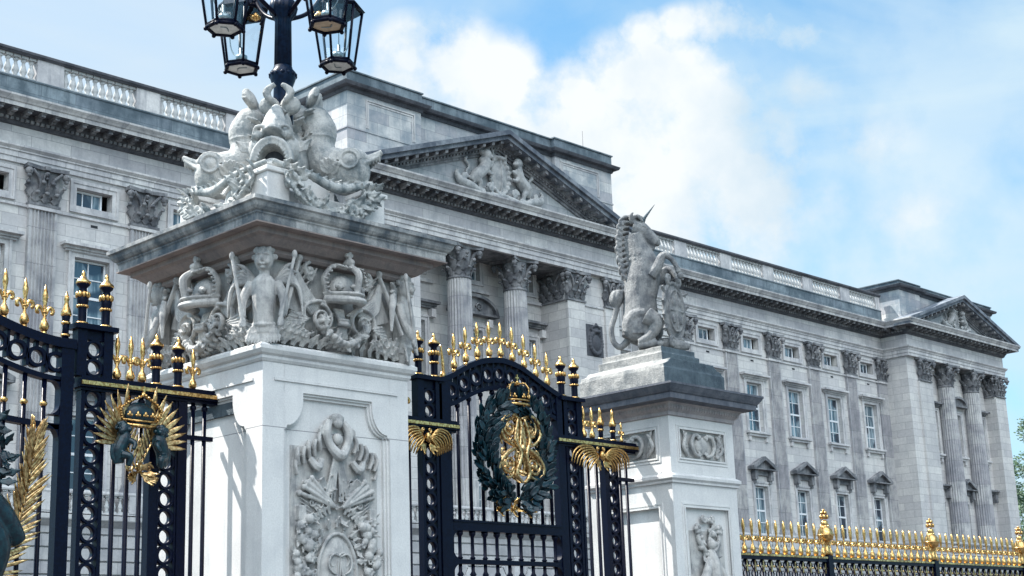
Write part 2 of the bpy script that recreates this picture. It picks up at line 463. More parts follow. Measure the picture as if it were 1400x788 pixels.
def make_world():
    w = bpy.data.worlds.new('World'); scene.world = w; w.use_nodes = True
    nt = w.node_tree; L = nt.links
    bg = nt.nodes['Background']
    sky = N(nt, 'ShaderNodeTexSky'); sky.sky_type = 'NISHITA'; sky.sun_disc = False
    sky.sun_elevation = math.asin(sun_dir.z); sky.sun_rotation = math.atan2(sun_dir.x, sun_dir.y)
    sky.air_density = 1.0; sky.dust_density = 0.6; sky.ozone_density = 1.0
    tc = N(nt, 'ShaderNodeTexCoord'); d = tc.outputs['Generated']
    # clouds: soft banks round fixed compass directions, broken up by noise
    wn = N(nt, 'ShaderNodeTexNoise', i_Scale=24.0, i_Detail=10.0, i_Roughness=0.60); L.new(d, wn.inputs['Vector'])
    wn2 = N(nt, 'ShaderNodeTexNoise', i_Scale=9.0, i_Detail=8.0, i_Roughness=0.55); L.new(d, wn2.inputs['Vector'])
    def bank(dv, rad, soft, squash=1.0, stg=1.0):
        s = N(nt, 'ShaderNodeVectorMath', operation='SUBTRACT'); L.new(d, s.inputs[0]); s.inputs[1].default_value = dv
        mu = N(nt, 'ShaderNodeVectorMath', operation='MULTIPLY'); L.new(s.outputs[0], mu.inputs[0]); mu.inputs[1].default_value = (1, 1, squash)
        ln = N(nt, 'ShaderNodeVectorMath', operation='LENGTH'); L.new(mu.outputs[0], ln.inputs[0])
        mr = N(nt, 'ShaderNodeMapRange'); L.new(ln.outputs['Value'], mr.inputs[0])
        mr.inputs[1].default_value = rad; mr.inputs[2].default_value = rad*soft; mr.inputs[3].default_value = 0; mr.inputs[4].default_value = stg
        mr.clamp = True
        return mr.outputs[0]
    acc = None
    for dv, rad, sq, stg in BANKS:
        o = bank(dv, rad*1.55, 0.05, sq, stg)
        if acc is None: acc = o
        else:
            mx = N(nt, 'ShaderNodeMath', operation='MAXIMUM'); L.new(acc, mx.inputs[0]); L.new(o, mx.inputs[1]); acc = mx.outputs[0]
    n_off = N(nt, 'ShaderNodeMath', operation='MULTIPLY_ADD'); L.new(wn.outputs[0], n_off.inputs[0]); n_off.inputs[1].default_value = 3.0; n_off.inputs[2].default_value = -2.1
    n_of2 = N(nt, 'ShaderNodeMath', operation='MULTIPLY_ADD'); L.new(wn2.outputs[0], n_of2.inputs[0]); n_of2.inputs[1].default_value = 1.6; L.new(n_off.outputs[0], n_of2.inputs[2])
    sm = N(nt, 'ShaderNodeMath', operation='ADD'); L.new(acc, sm.inputs[0]); L.new(n_of2.outputs[0], sm.inputs[1])
    gate = N(nt, 'ShaderNodeMath', operation='MULTIPLY', use_clamp=True); L.new(acc, gate.inputs[0]); gate.inputs[1].default_value = 2.5
    cum0 = ramp(nt, sm.outputs[0], [(0.20, 0.0), (0.50, 0.5), (0.95, 1.0)])
    veil2 = bank(VEIL2[0], VEIL2[1], 0.1); vm2 = N(nt, 'ShaderNodeMath', operation='MULTIPLY'); L.new(veil2, vm2.inputs[0]); L.new(ramp(nt, wn2.outputs[0], [(0.32, 0.25), (0.55, 1.0)]), vm2.inputs[1])
    cum = N(nt, 'ShaderNodeMath', operation='MULTIPLY'); L.new(cum0, cum.inputs[0]); L.new(gate.outputs[0], cum.inputs[1])
    # thin streaky high cloud
    mp = N(nt, 'ShaderNodeMapping'); mp.inputs['Rotation'].default_value = (0.35, 0.25, 0.75); mp.inputs['Scale'].default_value = (1.6, 4.2, 9.0); L.new(d, mp.inputs[0])
    cn = N(nt, 'ShaderNodeTexNoise', i_Scale=1.5, i_Detail=8.0, i_Roughness=0.52, i_Distortion=0.5); L.new(mp.outputs[0], cn.inputs['Vector'])
    cir = ramp(nt, cn.outputs[0], [(0.36, 0.0), (0.52, 0.42), (0.66, 0.9)])
    # zones
    skyc = mix(nt, 1.0, sky.outputs[0], SKY_TINT, 'MULTIPLY')
    hv = None
    veil = bank(VEIL[0], VEIL[1], 0.2)
    vm = N(nt, 'ShaderNodeMath', operation='MULTIPLY'); L.new(veil, vm.inputs[0]); vm.inputs[1].default_value = 0.72
    c1 = mix(nt, cir, skyc, (2.7, 3.6, 4.2, 1))
    c1 = mix(nt, vm.outputs[0], c1, (3.2, 3.7, 4.15, 1))
    c1 = mix(nt, vm2.outputs[0], c1, (3.2, 3.9, 4.35, 1))
    shade = ramp(nt, wn2.outputs[0], [(0.36, (2.9, 3.55, 4.05, 1)), (0.62, (4.2, 4.4, 4.5, 1))])
    c2 = mix(nt, cum.outputs[0], c1, shade)
    # added unseen cloud behind the viewer, made bright to light the shaded fronts
    dt = N(nt, 'ShaderNodeVectorMath', operation='DOT_PRODUCT'); L.new(d, dt.inputs[0]); dt.inputs[1].default_value = (-0.36, -0.55, 0.755)
    dn = N(nt, 'ShaderNodeMath', operation='MULTIPLY_ADD'); L.new(wn2.outputs[0], dn.inputs[0]); dn.inputs[1].default_value = 0.35; L.new(dt.outputs['Value'], dn.inputs[2])
    bk = N(nt, 'ShaderNodeMapRange'); L.new(dn.outputs[0], bk.inputs[0]); bk.inputs[1].default_value = 0.92; bk.inputs[2].default_value = 1.10
    c2 = mix(nt, bk.outputs[0], c2, (18.0, 19.0, 20.2, 1))
    L.new(c2, bg.inputs[0]); bg.inputs[1].default_value = 0.10
SKY_TINT = (0.52, 0.92, 1.0, 1)
BANKS = [((0.618, 0.6792, 0.3958), 0.0214, 1, 1.0), ((0.6419, 0.6623, 0.3865), 0.0286, 1, 1.0), ((0.6658, 0.6453, 0.3746), 0.0286, 1, 1.0), ((0.6245, 0.6871, 0.3713), 0.0286, 1, 1.0), ((0.6576, 0.6658, 0.3525), 0.0381, 1, 1.0), ((0.6943, 0.6334, 0.3417), 0.0381, 1, 1.0), ((0.7096, 0.6066, 0.3586), 0.0286, 1, 1.0), ((0.7208, 0.5828, 0.3752), 0.0262, 1, 1.0), ((0.7381, 0.5591, 0.3777), 0.0262, 1, 1.0), ((0.7536, 0.5409, 0.3736), 0.0238, 1, 1.0), ((0.7688, 0.5295, 0.3586), 0.02, 1, 1.0), ((0.7333, 0.5895, 0.3387), 0.0476, 1, 1.0), ((0.7648, 0.5529, 0.3307), 0.0405, 1, 1.0), ((0.7886, 0.5232, 0.3229), 0.0286, 1, 1.0), ((0.755, 0.5852, 0.2958), 0.0476, 1, 1.0), ((0.7907, 0.5396, 0.2892), 0.0381, 1, 1.0), ((0.7129, 0.6252, 0.3177), 0.0381, 1, 1.0), ((0.7218, 0.5627, 0.403), 0.0143, 1.3, 1.0), ((0.7356, 0.5427, 0.4055), 0.0152, 1.4, 1.0), ((0.7515, 0.5218, 0.4037), 0.021, 1.6, 1.0), ((0.7675, 0.5014, 0.3995), 0.02, 1.7, 1.0), ((0.7831, 0.481, 0.3941), 0.019, 1.9, 1.0), ((0.7943, 0.4889, 0.3606), 0.0238, 1.5, 0.42), ((0.8239, 0.4672, 0.3208), 0.0286, 1.4, 0.42), ((0.81, 0.5055, 0.2974), 0.0286, 1.3, 0.42), ((0.8504, 0.4504, 0.272), 0.0262, 1.5, 0.42)]
VEIL = ((0.4533, 0.8051, 0.3825), 0.34)
VEIL2 = ((0.8391, 0.4773, 0.2611), 0.26)
make_world()
scene.view_settings.view_transform = 'Standard'
scene.view_settings.look = 'None'
scene.view_settings.gamma = 1.0
scene.view_settings.exposure = 1.2
# ================================================================ THE SETTING
g = B(); g.quad((-3000, -3000, 0), (3000, -3000, 0), (3000, 3000, 0), (-3000, 3000, 0))
tag(g.build('ground', stone('ground_soil', (0.09, 0.088, 0.08), (0.06, 0.06, 0.055), fine=2)), kind='structure')
g = B(); g.quad((-60, 15.2, 0.004), (170, 15.2, 0.004), (170, 44, 0.004), (-60, 44, 0.004))
tag(g.build('forecourt', stone('red_gravel', (0.09, 0.075, 0.07), (0.06, 0.05, 0.048), fine=60)), kind='structure')
g = B(); g.box(-60, -6, -0.02, 170, 15.2, 0.012)
tag(g.build('pavement', stone('pavement_stone', (0.09, 0.09, 0.092), (0.05, 0.05, 0.055), blocks=(0.9, 0.6), fine=60)), kind='structure')

# ================================================================ PALACE
palace = thing('palace', (46.5, 48, 0), 'long grey stone palace with pedimented portico and corner pavilion behind the gates', 'palace')
PX, PY = 46.5, 48.0
TI = Matrix.Translation((-PX, -PY, 0))
def PB(): return B(TI.copy())
XC = 46.5
PLAN = [(8.2, 48), (38.0, 48), (38.0, 45.4), (55.0, 45.4), (55.0, 48), (84.4, 48), (84.4, 46.15), (97.5, 46.15), (97.5, 70)]

# --- walls
def wall(b, x0, x1, z0, z1, y, holes=(), rev=0.34):
    """wall facing -y with holes (hx0,hz0,hx1,hz1) and reveals"""
    xs = sorted({x0, x1, *[h[0] for h in holes], *[h[2] for h in holes]})
    zs = sorted({z0, z1, *[h[1] for h in holes], *[h[3] for h in holes]})
    for a, c in zip(xs, xs[1:]):
        for d, e in zip(zs, zs[1:]):
            mx, mz = (a+c)/2, (d+e)/2
            if any(h[0] < mx < h[2] and h[1] < mz < h[3] for h in holes): continue
            b.quad((a, y, d), (c, y, d), (c, y, e), (a, y, e))
    for h in holes:
        a, d, c, e = h; r = y+rev
        b.quad((a, y, d), (a, y, e), (a, r, e), (a, r, d)); b.quad((c, y, d), (c, r, d), (c, r, e), (c, y, e))
        b.quad((a, y, d), (a, r, d), (c, r, d), (c, y, d)); b.quad((a, y, e), (c, y, e), (c, r, e), (a, r, e))

def window(x, z0, z1, w, y, rows, cols=2, sash=True, dark=False):
    """white sash window: frame with glazing bars, pane as sub-part"""
    key = (round(w, 2), round(z1-z0, 2), rows, cols)
    if key not in WIN:
        h = z1-z0
        f = B(); fw = 0.07
        f.box(-w/2, 0, 0, -w/2+fw, 0.1, h); f.box(w/2-fw, 0, 0, w/2, 0.1, h)
        f.box(-w/2+fw, 0, 0, w/2-fw, 0.1, fw); f.box(-w/2+fw, 0, h-fw, w/2-fw, 0.1, h)
        for i in range(1, rows):
            z = h*i/rows; t = 0.05 if (sash and i == rows//2) else 0.02
            f.box(-w/2+fw, 0.02, z-t, w/2-fw, 0.09, z+t)
        for i in range(1, cols):
            xx = -w/2+w*i/cols
            f.box(xx-0.02, 0.026, fw, xx+0.02, 0.085, h-fw)
        o = f.build('window', M['frame'], palace)
        p = B(); p.box(-w/2+0.03, 0.055, 0.03, w/2-0.03, 0.07, h-0.03)
        p.build('pane', M['pane'], o)
        WIN[key] = o
        o.location = (x-PX, y-PY, z0)
        return o
    return part_copy(WIN[key], palace, (x-PX, y-PY, z0))
WIN = {}

def surround(b, x0, z0, x1, z1, y, t=0.22, pr=0.07, bottom=True):
    """raised architrave round an opening, projecting pr in front of y, two steps"""
    for k, (o, q) in enumerate(((0.0, pr*0.6), (t*0.6, pr))):
        e = t*0.6 if k == 0 else t
        b.box(x0-e, y-q, z0-(e if bottom else 0), x0-o, y+0.01, z1+e)
        b.box(x1+o, y-q, z0-(e if bottom else 0), x1+e, y+0.01, z1+e)
        b.box(x0-o, y-q, z1+o, x1+o, y+0.01, z1+e)
        if bottom: b.box(x0-o, y-q, z0-e, x1+o, y+0.01, z0-o)

def lintel(b, x, z, w, y, pr=0.38):
    b.box(x-w/2+0.1, y-pr+0.16, z-0.16, x+w/2-0.1, y+0.01, z-0.06)
    b.box(x-w/2, y-pr, z-0.06, x+w/2, y+0.01, z+0.05)
    b.box(x-w/2+0.16, y-pr+0.24, z-0.24, x+w/2-0.16, y+0.01, z-0.163)

def sill(b, x, z, w, y):
    b.box(x-w/2, y-0.28, z-0.12, x+w/2, y+0.3, z)
    b.box(x-w/2+0.1, y-0.18, z-0.26, x+w/2-0.1, y+0.01, z-0.123)
    for s in (-1, 1): b.box(x+s*(w/2-0.25)-0.1, y-0.14, z-0.52, x+s*(w/2-0.25)+0.1, y+0.01, z-0.263)

def pediment_small(b, x, z, w, h, y, pr=0.45):
    """triangular window pediment with raking mouldings and console brackets"""
    b.prism_y([(x-w/2, z), (x+w/2, z), (x+w/2, z+0.1), (x, z+h), (x-w/2, z+0.1)], y-pr+0.22, y+0.01)
    b.box(x-w/2, y-pr, z-0.07, x+w/2, y+0.01, z-0.002)
    for s in (-1, 1):
        b.prism_y([(x+s*w/2, z+0.002), (x+s*w/2, z+0.13), (x, z+h+0.08), (x, z+h-0.12), (x+s*(w/2-0.2), z+0.002)], y-pr-0.01, y-pr+0.26)
        b.box(x+s*(w/2-0.42)-0.13, y-0.3, z-0.62, x+s*(w/2-0.42)+0.13, y+0.01, z-0.073)
        b.box(x+s*(w/2-0.42)-0.10, y-0.2, z-0.8, x+s*(w/2-0.42)+0.10, y+0.01, z-0.623)
    b.box(x-w/2+0.5, y-0.12, z-0.35, x+w/2-0.5, y+0.01, z-0.073)

def pediment_round(b, x, z, w, h, y, pr=0.4):
    pts = [(x+w/2*math.cos(a*PI/12), z+h*math.sin(a*PI/12)) for a in range(13)]
    b.prism_y(pts, y-pr+0.2, y+0.01)
    inner = [(x+(w/2-0.16)*math.cos(a*PI/12), z+(h-0.14)*math.sin(a*PI/12)) for a in range(13)]
    for i in range(12):
        b.prism_y([pts[i], pts[i+1], inner[i+1], inner[i]], y-pr, y-pr+0.24)
    b.box(x-w/2-0.03, y-pr, z-0.12, x+w/2+0.03, y+0.01, z-0.003)

BAY = 4.2
rwing = [84.4-BAY*k for k in range(0, 8)]
lwing = [2*XC-x for x in rwing][:6]          # 8.6 .. mirrored
lwing = [2*XC-(84.4-BAY*k) for k in range(7, -1, -1)]
lwing = [x for x in lwing if x > 16]
HOLE_A = (18.72, 19.42)     # attic windows z
HOLE_M = (13.9, 16.75)
HOLE_L = (8.15, 10.85)
wb = PB()
DR = {}

def dressing(kind, x, y, fn):
    """surround or pediment of one window, built once per kind at x=0,y=0 and copied"""
    nm = 'window_pediment' if kind.startswith('P') else 'window_surround'
    if kind not in DR:
        b = B(); fn(b)
        DR[kind] = b.build(nm, M['sooty'] if kind.startswith('P') else M['palace_smooth'], palace, loc=(x-PX, y-PY, 0))
    else: part_copy(DR[kind], palace, (x-PX, y-PY, 0))

def bay(xm, y, wA=1.5, wM=1.45, wL=1.25, attic=True):
    hs = []
    if attic: hs.append((xm-wA/2, HOLE_A[0], xm+wA/2, HOLE_A[1]))
    hs.append((xm-wM/2, HOLE_M[0], xm+wM/2, HOLE_M[1]))
    hs.append((xm-wL/2, HOLE_L[0], xm+wL/2, HOLE_L[1]))
    return hs
def dress(xm, y, wA=1.5, wM=1.45, wL=1.25):
    dressing('attic', xm, y, lambda b: surround(b, -wA/2, HOLE_A[0], wA/2, HOLE_A[1], 0, t=0.27, pr=0.09))
    window(xm-0.14, HOLE_A[0]+0.02, HOLE_A[1]-0.02, wA-0.30, y+0.22, 1, 3)
    def f(b):
        surround(b, -wM/2, HOLE_M[0], wM/2, HOLE_M[1], 0, t=0.26, pr=0.1, bottom=False)
        lintel(b, 0, HOLE_M[1]+0.42, wM+1.15, 0); sill(b, 0, HOLE_M[0], wM+0.7, 0)
    dressing('main', xm, y, f)
    window(xm, HOLE_M[0]+0.02, HOLE_M[1]-0.02, wM-0.04, y+0.2, 4)
    dressing('low', xm, y, lambda b: surround(b, -wL/2, HOLE_L[0], wL/2, HOLE_L[1], 0, t=0.24, pr=0.1, bottom=False))
    dressing('P1', xm, y, lambda b: pediment_small(b, 0, 11.78, 2.35, 0.62, 0))
    window(xm, HOLE_L[0]+0.02, HOLE_L[1]-0.02, wL-0.04, y+0.2, 4)

def vent(x, y, z):
    b = B(); b.box(-0.14, -0.012, 0, 0.14, 0.02, 0.10)
    return b.build('vent', DARKV, palace, loc=(x-PX, y-PY, z))
DARKV = plain('vent_dark', (0.01, 0.012, 0.016), 0.7)
# wings
for xs, x0, x1 in ((lwing, 8.2, 38.0), (sorted(rwing), 55.0, 84.4)):
    mids = [(a+b_)/2 for a, b_ in zip(xs, xs[1:])]
    holes = []
    for xm in mids: holes += bay(xm, 48)
    wall(wb, x0, x1, 7.0, 20.0, 48.0, holes)
    for xm in mids:
        dress(xm, 48.0)
        vent(xm+0.05, 48.0, 18.0)
# portico recess, pavilion recess
ph = []
for xm in (42.9, 46.5, 50.1):
    for (z0, z1, w) in ((18.95, 20.0, 1.3), (13.9, 16.6, 1.4), (8.15, 10.85, 1.3)): ph.append((xm-w/2, z0, xm+w/2, z1))
wall(wb, 41.6, 51.4, 7.0, 20.6, 47.3, ph)
for xm in (42.9, 46.5, 50.1):
    dressing('pa', xm, 47.3, lambda b: (surround(b, -0.65, 18.95, 0.65, 20.0, 0, t=0.22, pr=0.08), b.box(-1.2, -0.15, 18.35, 1.2, 0.01, 18.5)))
    window(xm, 18.97, 19.98, 1.26, 47.5, 2)
    dressing('pm', xm, 47.3, lambda b: (surround(b, -0.7, 13.9, 0.7, 16.6, 0, t=0.24, pr=0.1, bottom=False), [b.box(s*1.05-0.14, -0.3, 16.75, s*1.05+0.14, 0.01, 17.12) for s in (-1, 1)]))
    window(xm, 13.92, 16.58, 1.36, 47.5, 4)
    if xm == 46.5:
        dressing('Pr', xm, 47.3, lambda b: (pediment_round(b, 0, 17.35, 3.0, 0.85, 0), b.spiral((-0.35, -0.25, 17.62), 0.22, 1.2, 0.05), b.spiral((0.35, -0.25, 17.62), 0.22, 1.2, 0.05, start=PI, sgn=-1)))
    else: dressing('Pl', xm, 47.3, lambda b: lintel(b, 0, 17.4, 2.7, 0, pr=0.45))
    dressing('pl', xm, 47.3, lambda b: surround(b, -0.65, 8.15, 0.65, 10.85, 0, t=0.24, pr=0.1, bottom=False))
    window(xm, 8.17, 10.83, 1.26, 47.5, 4)
    dressing('P1', xm, 47.3, None)
pv = []
PAVW = (88.4, 91.6, 94.9)
for xm in PAVW:
    for (z0, z1, w) in ((13.95, 16.8, 1.05), (8.15, 10.85, 1.0)): pv.append((xm-w/2, z0, xm+w/2, z1))
wall(wb, 87.1, 96.1, 7.0, 20.6, 47.0, pv)
for xm in PAVW:
    dressing('va', xm, 47.0, lambda b: (surround(b, -0.53, 13.95, 0.53, 16.8, 0, t=0.2, pr=0.1, bottom=False), sill(b, 0, 13.95, 1.5, 0)))
    window(xm, 13.97, 16.78, 1.0, 47.15, 4)
    if xm == 91.6: dressing('Pv', xm, 47.0, lambda b: pediment_round(b, 0, 17.4, 2.1, 0.6, 0)); dressing('P1', xm, 47.0, None)
    else: dressing('Pf', xm, 47.0, lambda b: lintel(b, 0, 17.3, 1.9, 0)); dressing('Pg', xm, 47.0, lambda b: (lintel(b, 0, 11.9, 2.1, 0), [b.box(s*0.7-0.12, -0.3, 11.1, s*0.7+0.12, 0.01, 11.65) for s in (-1, 1)]))
    window(xm, 8.17, 10.83, 0.96, 47.15, 4)
# solid blocks beside the portico and pavilion piers, side returns
def blockwall(b, x0, x1, y0, y1, z0, z1): b.box(x0, y0, z0, x1, y1, z1)
for s in (-1, 1):
    x = lambda q: XC+s*(q-XC)
    a, c = sorted((x(51.3), x(55.0)))
    wb.box(a, 45.62, 7.0, c, 47.6, 20.3)                     # block
    a, c = sorted((x(51.25), x(52.45))); wb.box(a, 45.48, 7.0, c, 45.63, 18.35)
    a, c = sorted((x(54.0), x(54.98))); wb.box(a, 45.50, 7.0, c, 45.63, 18.35)
wb.box(84.42, 46.3, 7.0, 87.2, 48.4, 20.3); wb.box(96.0, 46.3, 7.0, 97.45, 48.4, 20.3)
wb.box(85.55, 46.16, 7.0, 87.22, 46.31, 18.35); wb.box(95.98, 46.16, 7.0, 97.48, 46.31, 18.35)
wb.quad((97.45, 48.4, 0), (97.45, 70, 0), (97.45, 70, 20.3), (97.45, 48.4, 20.3))
wb.quad((8.2, 48, 0), (8.2, 70, 0), (8.2, 70, 20.3), (8.2, 48, 20.3))
wb.quad((8.2, 70, 0), (97.45, 70, 0), (97.45, 70, 22), (8.2, 70, 22))
wb.build('wall', M['palace'], palace)
# soffits behind the free columns
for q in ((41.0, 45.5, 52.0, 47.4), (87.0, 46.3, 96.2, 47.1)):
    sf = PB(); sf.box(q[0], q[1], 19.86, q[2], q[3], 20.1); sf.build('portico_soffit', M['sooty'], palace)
# rusticated basement: courses with real grooves
prof = [(0.30, 0.0)]
z = 0.45
while z < 6.6:
    prof += [(0.30, z), (0.22, z+0.02), (0.22, z+0.05), (0.30, z+0.07)]; z += 0.47
prof += [(0.30, 6.85), (0.34, 6.88), (0.52, 7.05), (0.56, 7.10), (0.56, 7.26), (0.0, 7.30)]
bs = PB(); bs.molding(PLAN, prof)
bs.build('rusticated_basement', stone('rusticated_stone', (0.52, 0.52, 0.51), (0.17, 0.18, 0.20), blocks=(1.5, 0.47), grime=0.5, streak=0.4, fine=10, scale=0.8, blockvar=0.3), palace)
DOORM = plain('doorway_dark', (0.02, 0.03, 0.04), 0.3)
for xm in (42.9, 46.5, 50.1):
    dw = PB()
    dw.prism_y([(xm-1.0, 0.02), (xm+1.0, 0.02), (xm+1.0, 4.3)]+[(xm+1.0*math.cos(a*PI/8), 4.3+1.0*math.sin(a*PI/8)) for a in range(1, 8)]+[(xm-1.0, 4.3)], 45.02, 45.14)
    ddo = dw.build('doorway', DOORM, palace)
    ks = PB()
    for i in range(9):
        a0, a1 = PI*i/9+0.02, PI*(i+1)/9-0.02
        ks.prism_y([(xm+r*math.cos(a), 4.3+r*math.sin(a)) for r, a in ((1.02, a0), (1.55, a0), (1.55, a1), (1.02, a1))], 44.96, 45.12)
    ks.box(xm-0.22, 44.82, 5.2, xm+0.22, 45.12, 6.1)
    ks.build('doorway_arch', M['palace_smooth'], palace)

# --- baluster prototype and runs
def baluster_bm(b, x, y, z, h, r=0.13, n=10):
    b.box(x-r, y-r, z, x+r, y+r, z+0.1*h)
    b.lathe([(r*0.62, 0.1*h), (r*0.8, 0.14*h), (r*0.55, 0.18*h), (r*0.95, 0.30*h), (r*1.02, 0.38*h), (r*0.75, 0.52*h), (r*0.5, 0.66*h), (r*0.45, 0.76*h), (r*0.75, 0.79*h), (r*0.75, 0.83*h), (r*0.5, 0.85*h), (r*0.8, 0.9*h)], (x, y, z), n=n)
    b.box(x-r, y-r, z+0.9*h, x+r, y+r, z+h)
M['balu'] = stone('baluster_stone', (0.50, 0.51, 0.51), (0.22, 0.25, 0.27), grime=0.5, streak=0.4, fine=18)
# balcony balustrade at first-floor level
bal = B()
for i in range(12): baluster_bm(bal, -1.5+3.0*i/11, 0, 0, 0.62, r=0.09, n=8)
bal0 = bal.build('balcony_balusters', M['balu'], palace)
first = True
bmids = [(a+c)/2 for a, c in zip(lwing, lwing[1:])]+[(a+c)/2 for a, c in zip(sorted(rwing), sorted(rwing)[1:])]
spots = [(x, 47.55) for x in bmids]+[(x, 44.95) for x in (39.9, 43.2, 46.5, 49.8, 53.1)]+[(89.0, 45.7), (92.9, 45.7)]
for x, y in spots:
    if first: bal0.location = (x-PX, y-PY, 7.36); first = False
    else: part_copy(bal0, palace, (x-PX, y-PY, 7.36))
rl = PB()
rl.molding(PLAN, [(0.30, 7.3), (0.56, 7.3), (0.56, 7.36), (0.30, 7.36)])
rl.molding(PLAN, [(0.30, 7.98), (0.58, 7.98), (0.60, 8.04), (0.58, 8.12), (0.30, 8.12), (0.30, 7.98)])
for x in lwing+rwing:
    rl.box(x-0.55, 47.42, 7.36, x+0.55, 47.8, 7.98)
for x in (38.25, 41.55, 44.85, 48.15, 51.45, 54.75): rl.box(x-0.12, 44.83, 7.36, x+0.12, 45.07, 7.98)
rl.build('balcony_rail', M['palace_smooth'], palace)

# --- entablature
ent = PB()
ent.molding(PLAN, [(-0.3, 19.87), (0.08, 19.87), (0.08, 20.07), (0.12, 20.07), (0.12, 20.27), (0.17, 20.28), (0.17, 20.33), (0.27, 20.43), (0.27, 20.50), (0.05, 20.52)])
ent.build('architrave', M['palace_smooth'], palace)
fr = PB(); fr.molding(PLAN, [(0.05, 20.50), (0.05, 21.28)])
fr.build('frieze', stone('frieze_stone', (0.58, 0.575, 0.565), (0.24, 0.25, 0.27), blocks=(1.6, 3.0), grime=0.5, streak=0.5, fine=10, blockvar=0.3), palace)
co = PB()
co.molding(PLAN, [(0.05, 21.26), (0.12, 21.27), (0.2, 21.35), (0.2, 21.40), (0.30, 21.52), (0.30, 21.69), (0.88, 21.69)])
co.build('cornice_soffit', M['soot_and_shade'], palace)
cf = PB()
cf.molding(PLAN, [(0.82, 21.70), (0.90, 21.68), (0.90, 21.84), (0.94, 21.85), (0.98, 21.92), (1.06, 22.02), (1.06, 22.09), (0.3, 22.16), (-0.4, 22.16)])
cf.build('cornice', stone('cornice_edge_stone', (0.54, 0.54, 0.53), (0.12, 0.13, 0.155), blocks=(1.6, 6.0), grime=0.6, streak=0.7, fine=14, blockvar=0.2), palace)
md = PB()
def along(path, step, fn):
    for (x0, y0), (x1, y1) in zip(path, path[1:]):
        L_ = math.hypot(x1-x0, y1-y0)
        if L_ < 1: continue
        ux, uy = (x1-x0)/L_, (y1-y0)/L_
        nn = max(1, int(round(L_/step)))
        for i in range(nn):
            t = (i+0.5)*L_/nn
            fn(x0+ux*t, y0+uy*t, ux, uy)
def modillion(x, y, ux, uy, z=21.50, w=0.17):
    nx, ny = uy, -ux
    old = md.M
    md.M = old @ Matrix(((ux, nx, 0, x), (uy, ny, 0, y), (0, 0, 1, 0), (0, 0, 0, 1)))
    md.box(-w/2-0.03, 0.28, z+0.14, w/2+0.03, 0.83, z+0.185)
    md.box(-w/2, 0.28, z, w/2, 0.52, z+0.14); md.box(-w/2, 0.5, z+0.05, w/2, 0.78, z+0.14)
    md.M = old
def dentil(x, y, ux, uy):
    nx, ny = uy, -ux
    old = md.M
    md.M = old @ Matrix(((ux, nx, 0, x), (uy, ny, 0, y), (0, 0, 1, 0), (0, 0, 0, 1)))
    md.box(-0.06, 0.19, 21.385, 0.06, 0.31, 21.49)
    md.M = old
VPLAN = [(18, 48), (37.9, 48), (37.9, 45.4), (55.1, 45.4), (55.1, 48), (84.3, 48), (84.3, 46.15), (97.6, 46.15), (97.6, 52)]
along(VPLAN, 0.56, modillion); along(VPLAN, 0.2, dentil)
md.build('cornice_modillions', M['sooty'], palace)

# --- roof balustrade of the wings
for nm, x0, x1 in (('l', 8.2, 37.8), ('r', 55.2, 84.4)):
    p = PB(); p.molding([(x0, 47.75), (x1, 47.75)], [(0.0, 22.1), (0.08, 22.12), (0.08, 22.3), (0.0, 22.36), (0.0, 23.02), (0.04, 23.02), (0.04, 23.08), (-0.45, 23.08), (-0.45, 22.1)])
    p.build('parapet_plinth', M['moss'], palace)
    p = PB(); p.molding([(x0, 47.75), (x1, 47.75)], [(-0.42, 23.98), (0.02, 23.98), (0.05, 24.02), (0.10, 24.05), (0.10, 24.14), (0.03, 24.18), (-0.42, 24.18)])
    p.build('parapet_coping', M['soot_and_shade'], palace)
rb = B()
for i in range(10): baluster_bm(rb, -1.40+0.311*i, 0, 0, 0.90, r=0.135)
rb.box(-1.57, -0.1, 0, -1.50, 0.1, 0.9)
rb0 = rb.build('balustrade', M['balu'], palace); first = True
for xs in (lwing, sorted(rwing)):
    for a, c in zip(xs, xs[1:]):
        xm = (a+c)/2
        if first: rb0.location = (xm-PX, 47.96-PY, 23.08); first = False
        else: part_copy(rb0, palace, (xm-PX, 47.96-PY, 23.08))
    for x in xs:
        dies = PB(); dies.box(max(x-0.54, 8.3), 47.78, 23.08, min(x+0.54, 84.38), 48.14, 23.98)
        dies.build('parapet_pier', M['palace_smooth'], palace)
# flat roof
rf = PB(); rf.quad((8.2, 48.2, 22.2), (97.4, 48.2, 22.2), (97.4, 70, 22.2), (8.2, 70, 22.2))
rf.build('roof', plain('roof_lead', (0.18, 0.19, 0.2), 0.6), palace)

# --- attic blocks behind the pediments
def attic(path, z0, zs, zc, zt, nm):
    a = PB()
    a.molding(path, [(0.06, z0), (0.06, z0+0.5), (0.0, z0+0.52), (0.0, zs), (0.04, zs+0.01), (0.04, zs+0.07), (0.0, zs+0.08), (0.0, zc)], closed=True)
    a.build('attic_wall', M['attic'], palace)
    a = PB()
    a.molding(path, [(-0.1, zc-0.02), (0.05, zc-0.02), (0.10, zc+0.08), (0.10, zc+0.14), (0.30, zc+0.16), (0.34, zc+0.24), (0.36, zc+0.30), (0.08, zc+0.36), (-0.2, zc+0.36)], closed=True)
    a.build('attic_cornice', M['soot_and_shade'], palace)
    a = PB()
    a.molding(path, [(0.04, zc+0.34), (0.04, zt-0.08), (0.10, zt-0.06), (0.10, zt), (-0.8, zt+0.02)], closed=True)
    a.face([a.v(x, y, zt-0.01) for x, y in path])
    a.build('attic_coping', M['moss'], palace)
attic([(37.85, 45.6), (42.1, 45.6), (42.1, 45.85), (50.9, 45.85), (50.9, 45.6), (55.1, 45.6), (55.1, 54), (37.85, 54)], 22.1, 23.85, 25.55, 26.48, 'c')
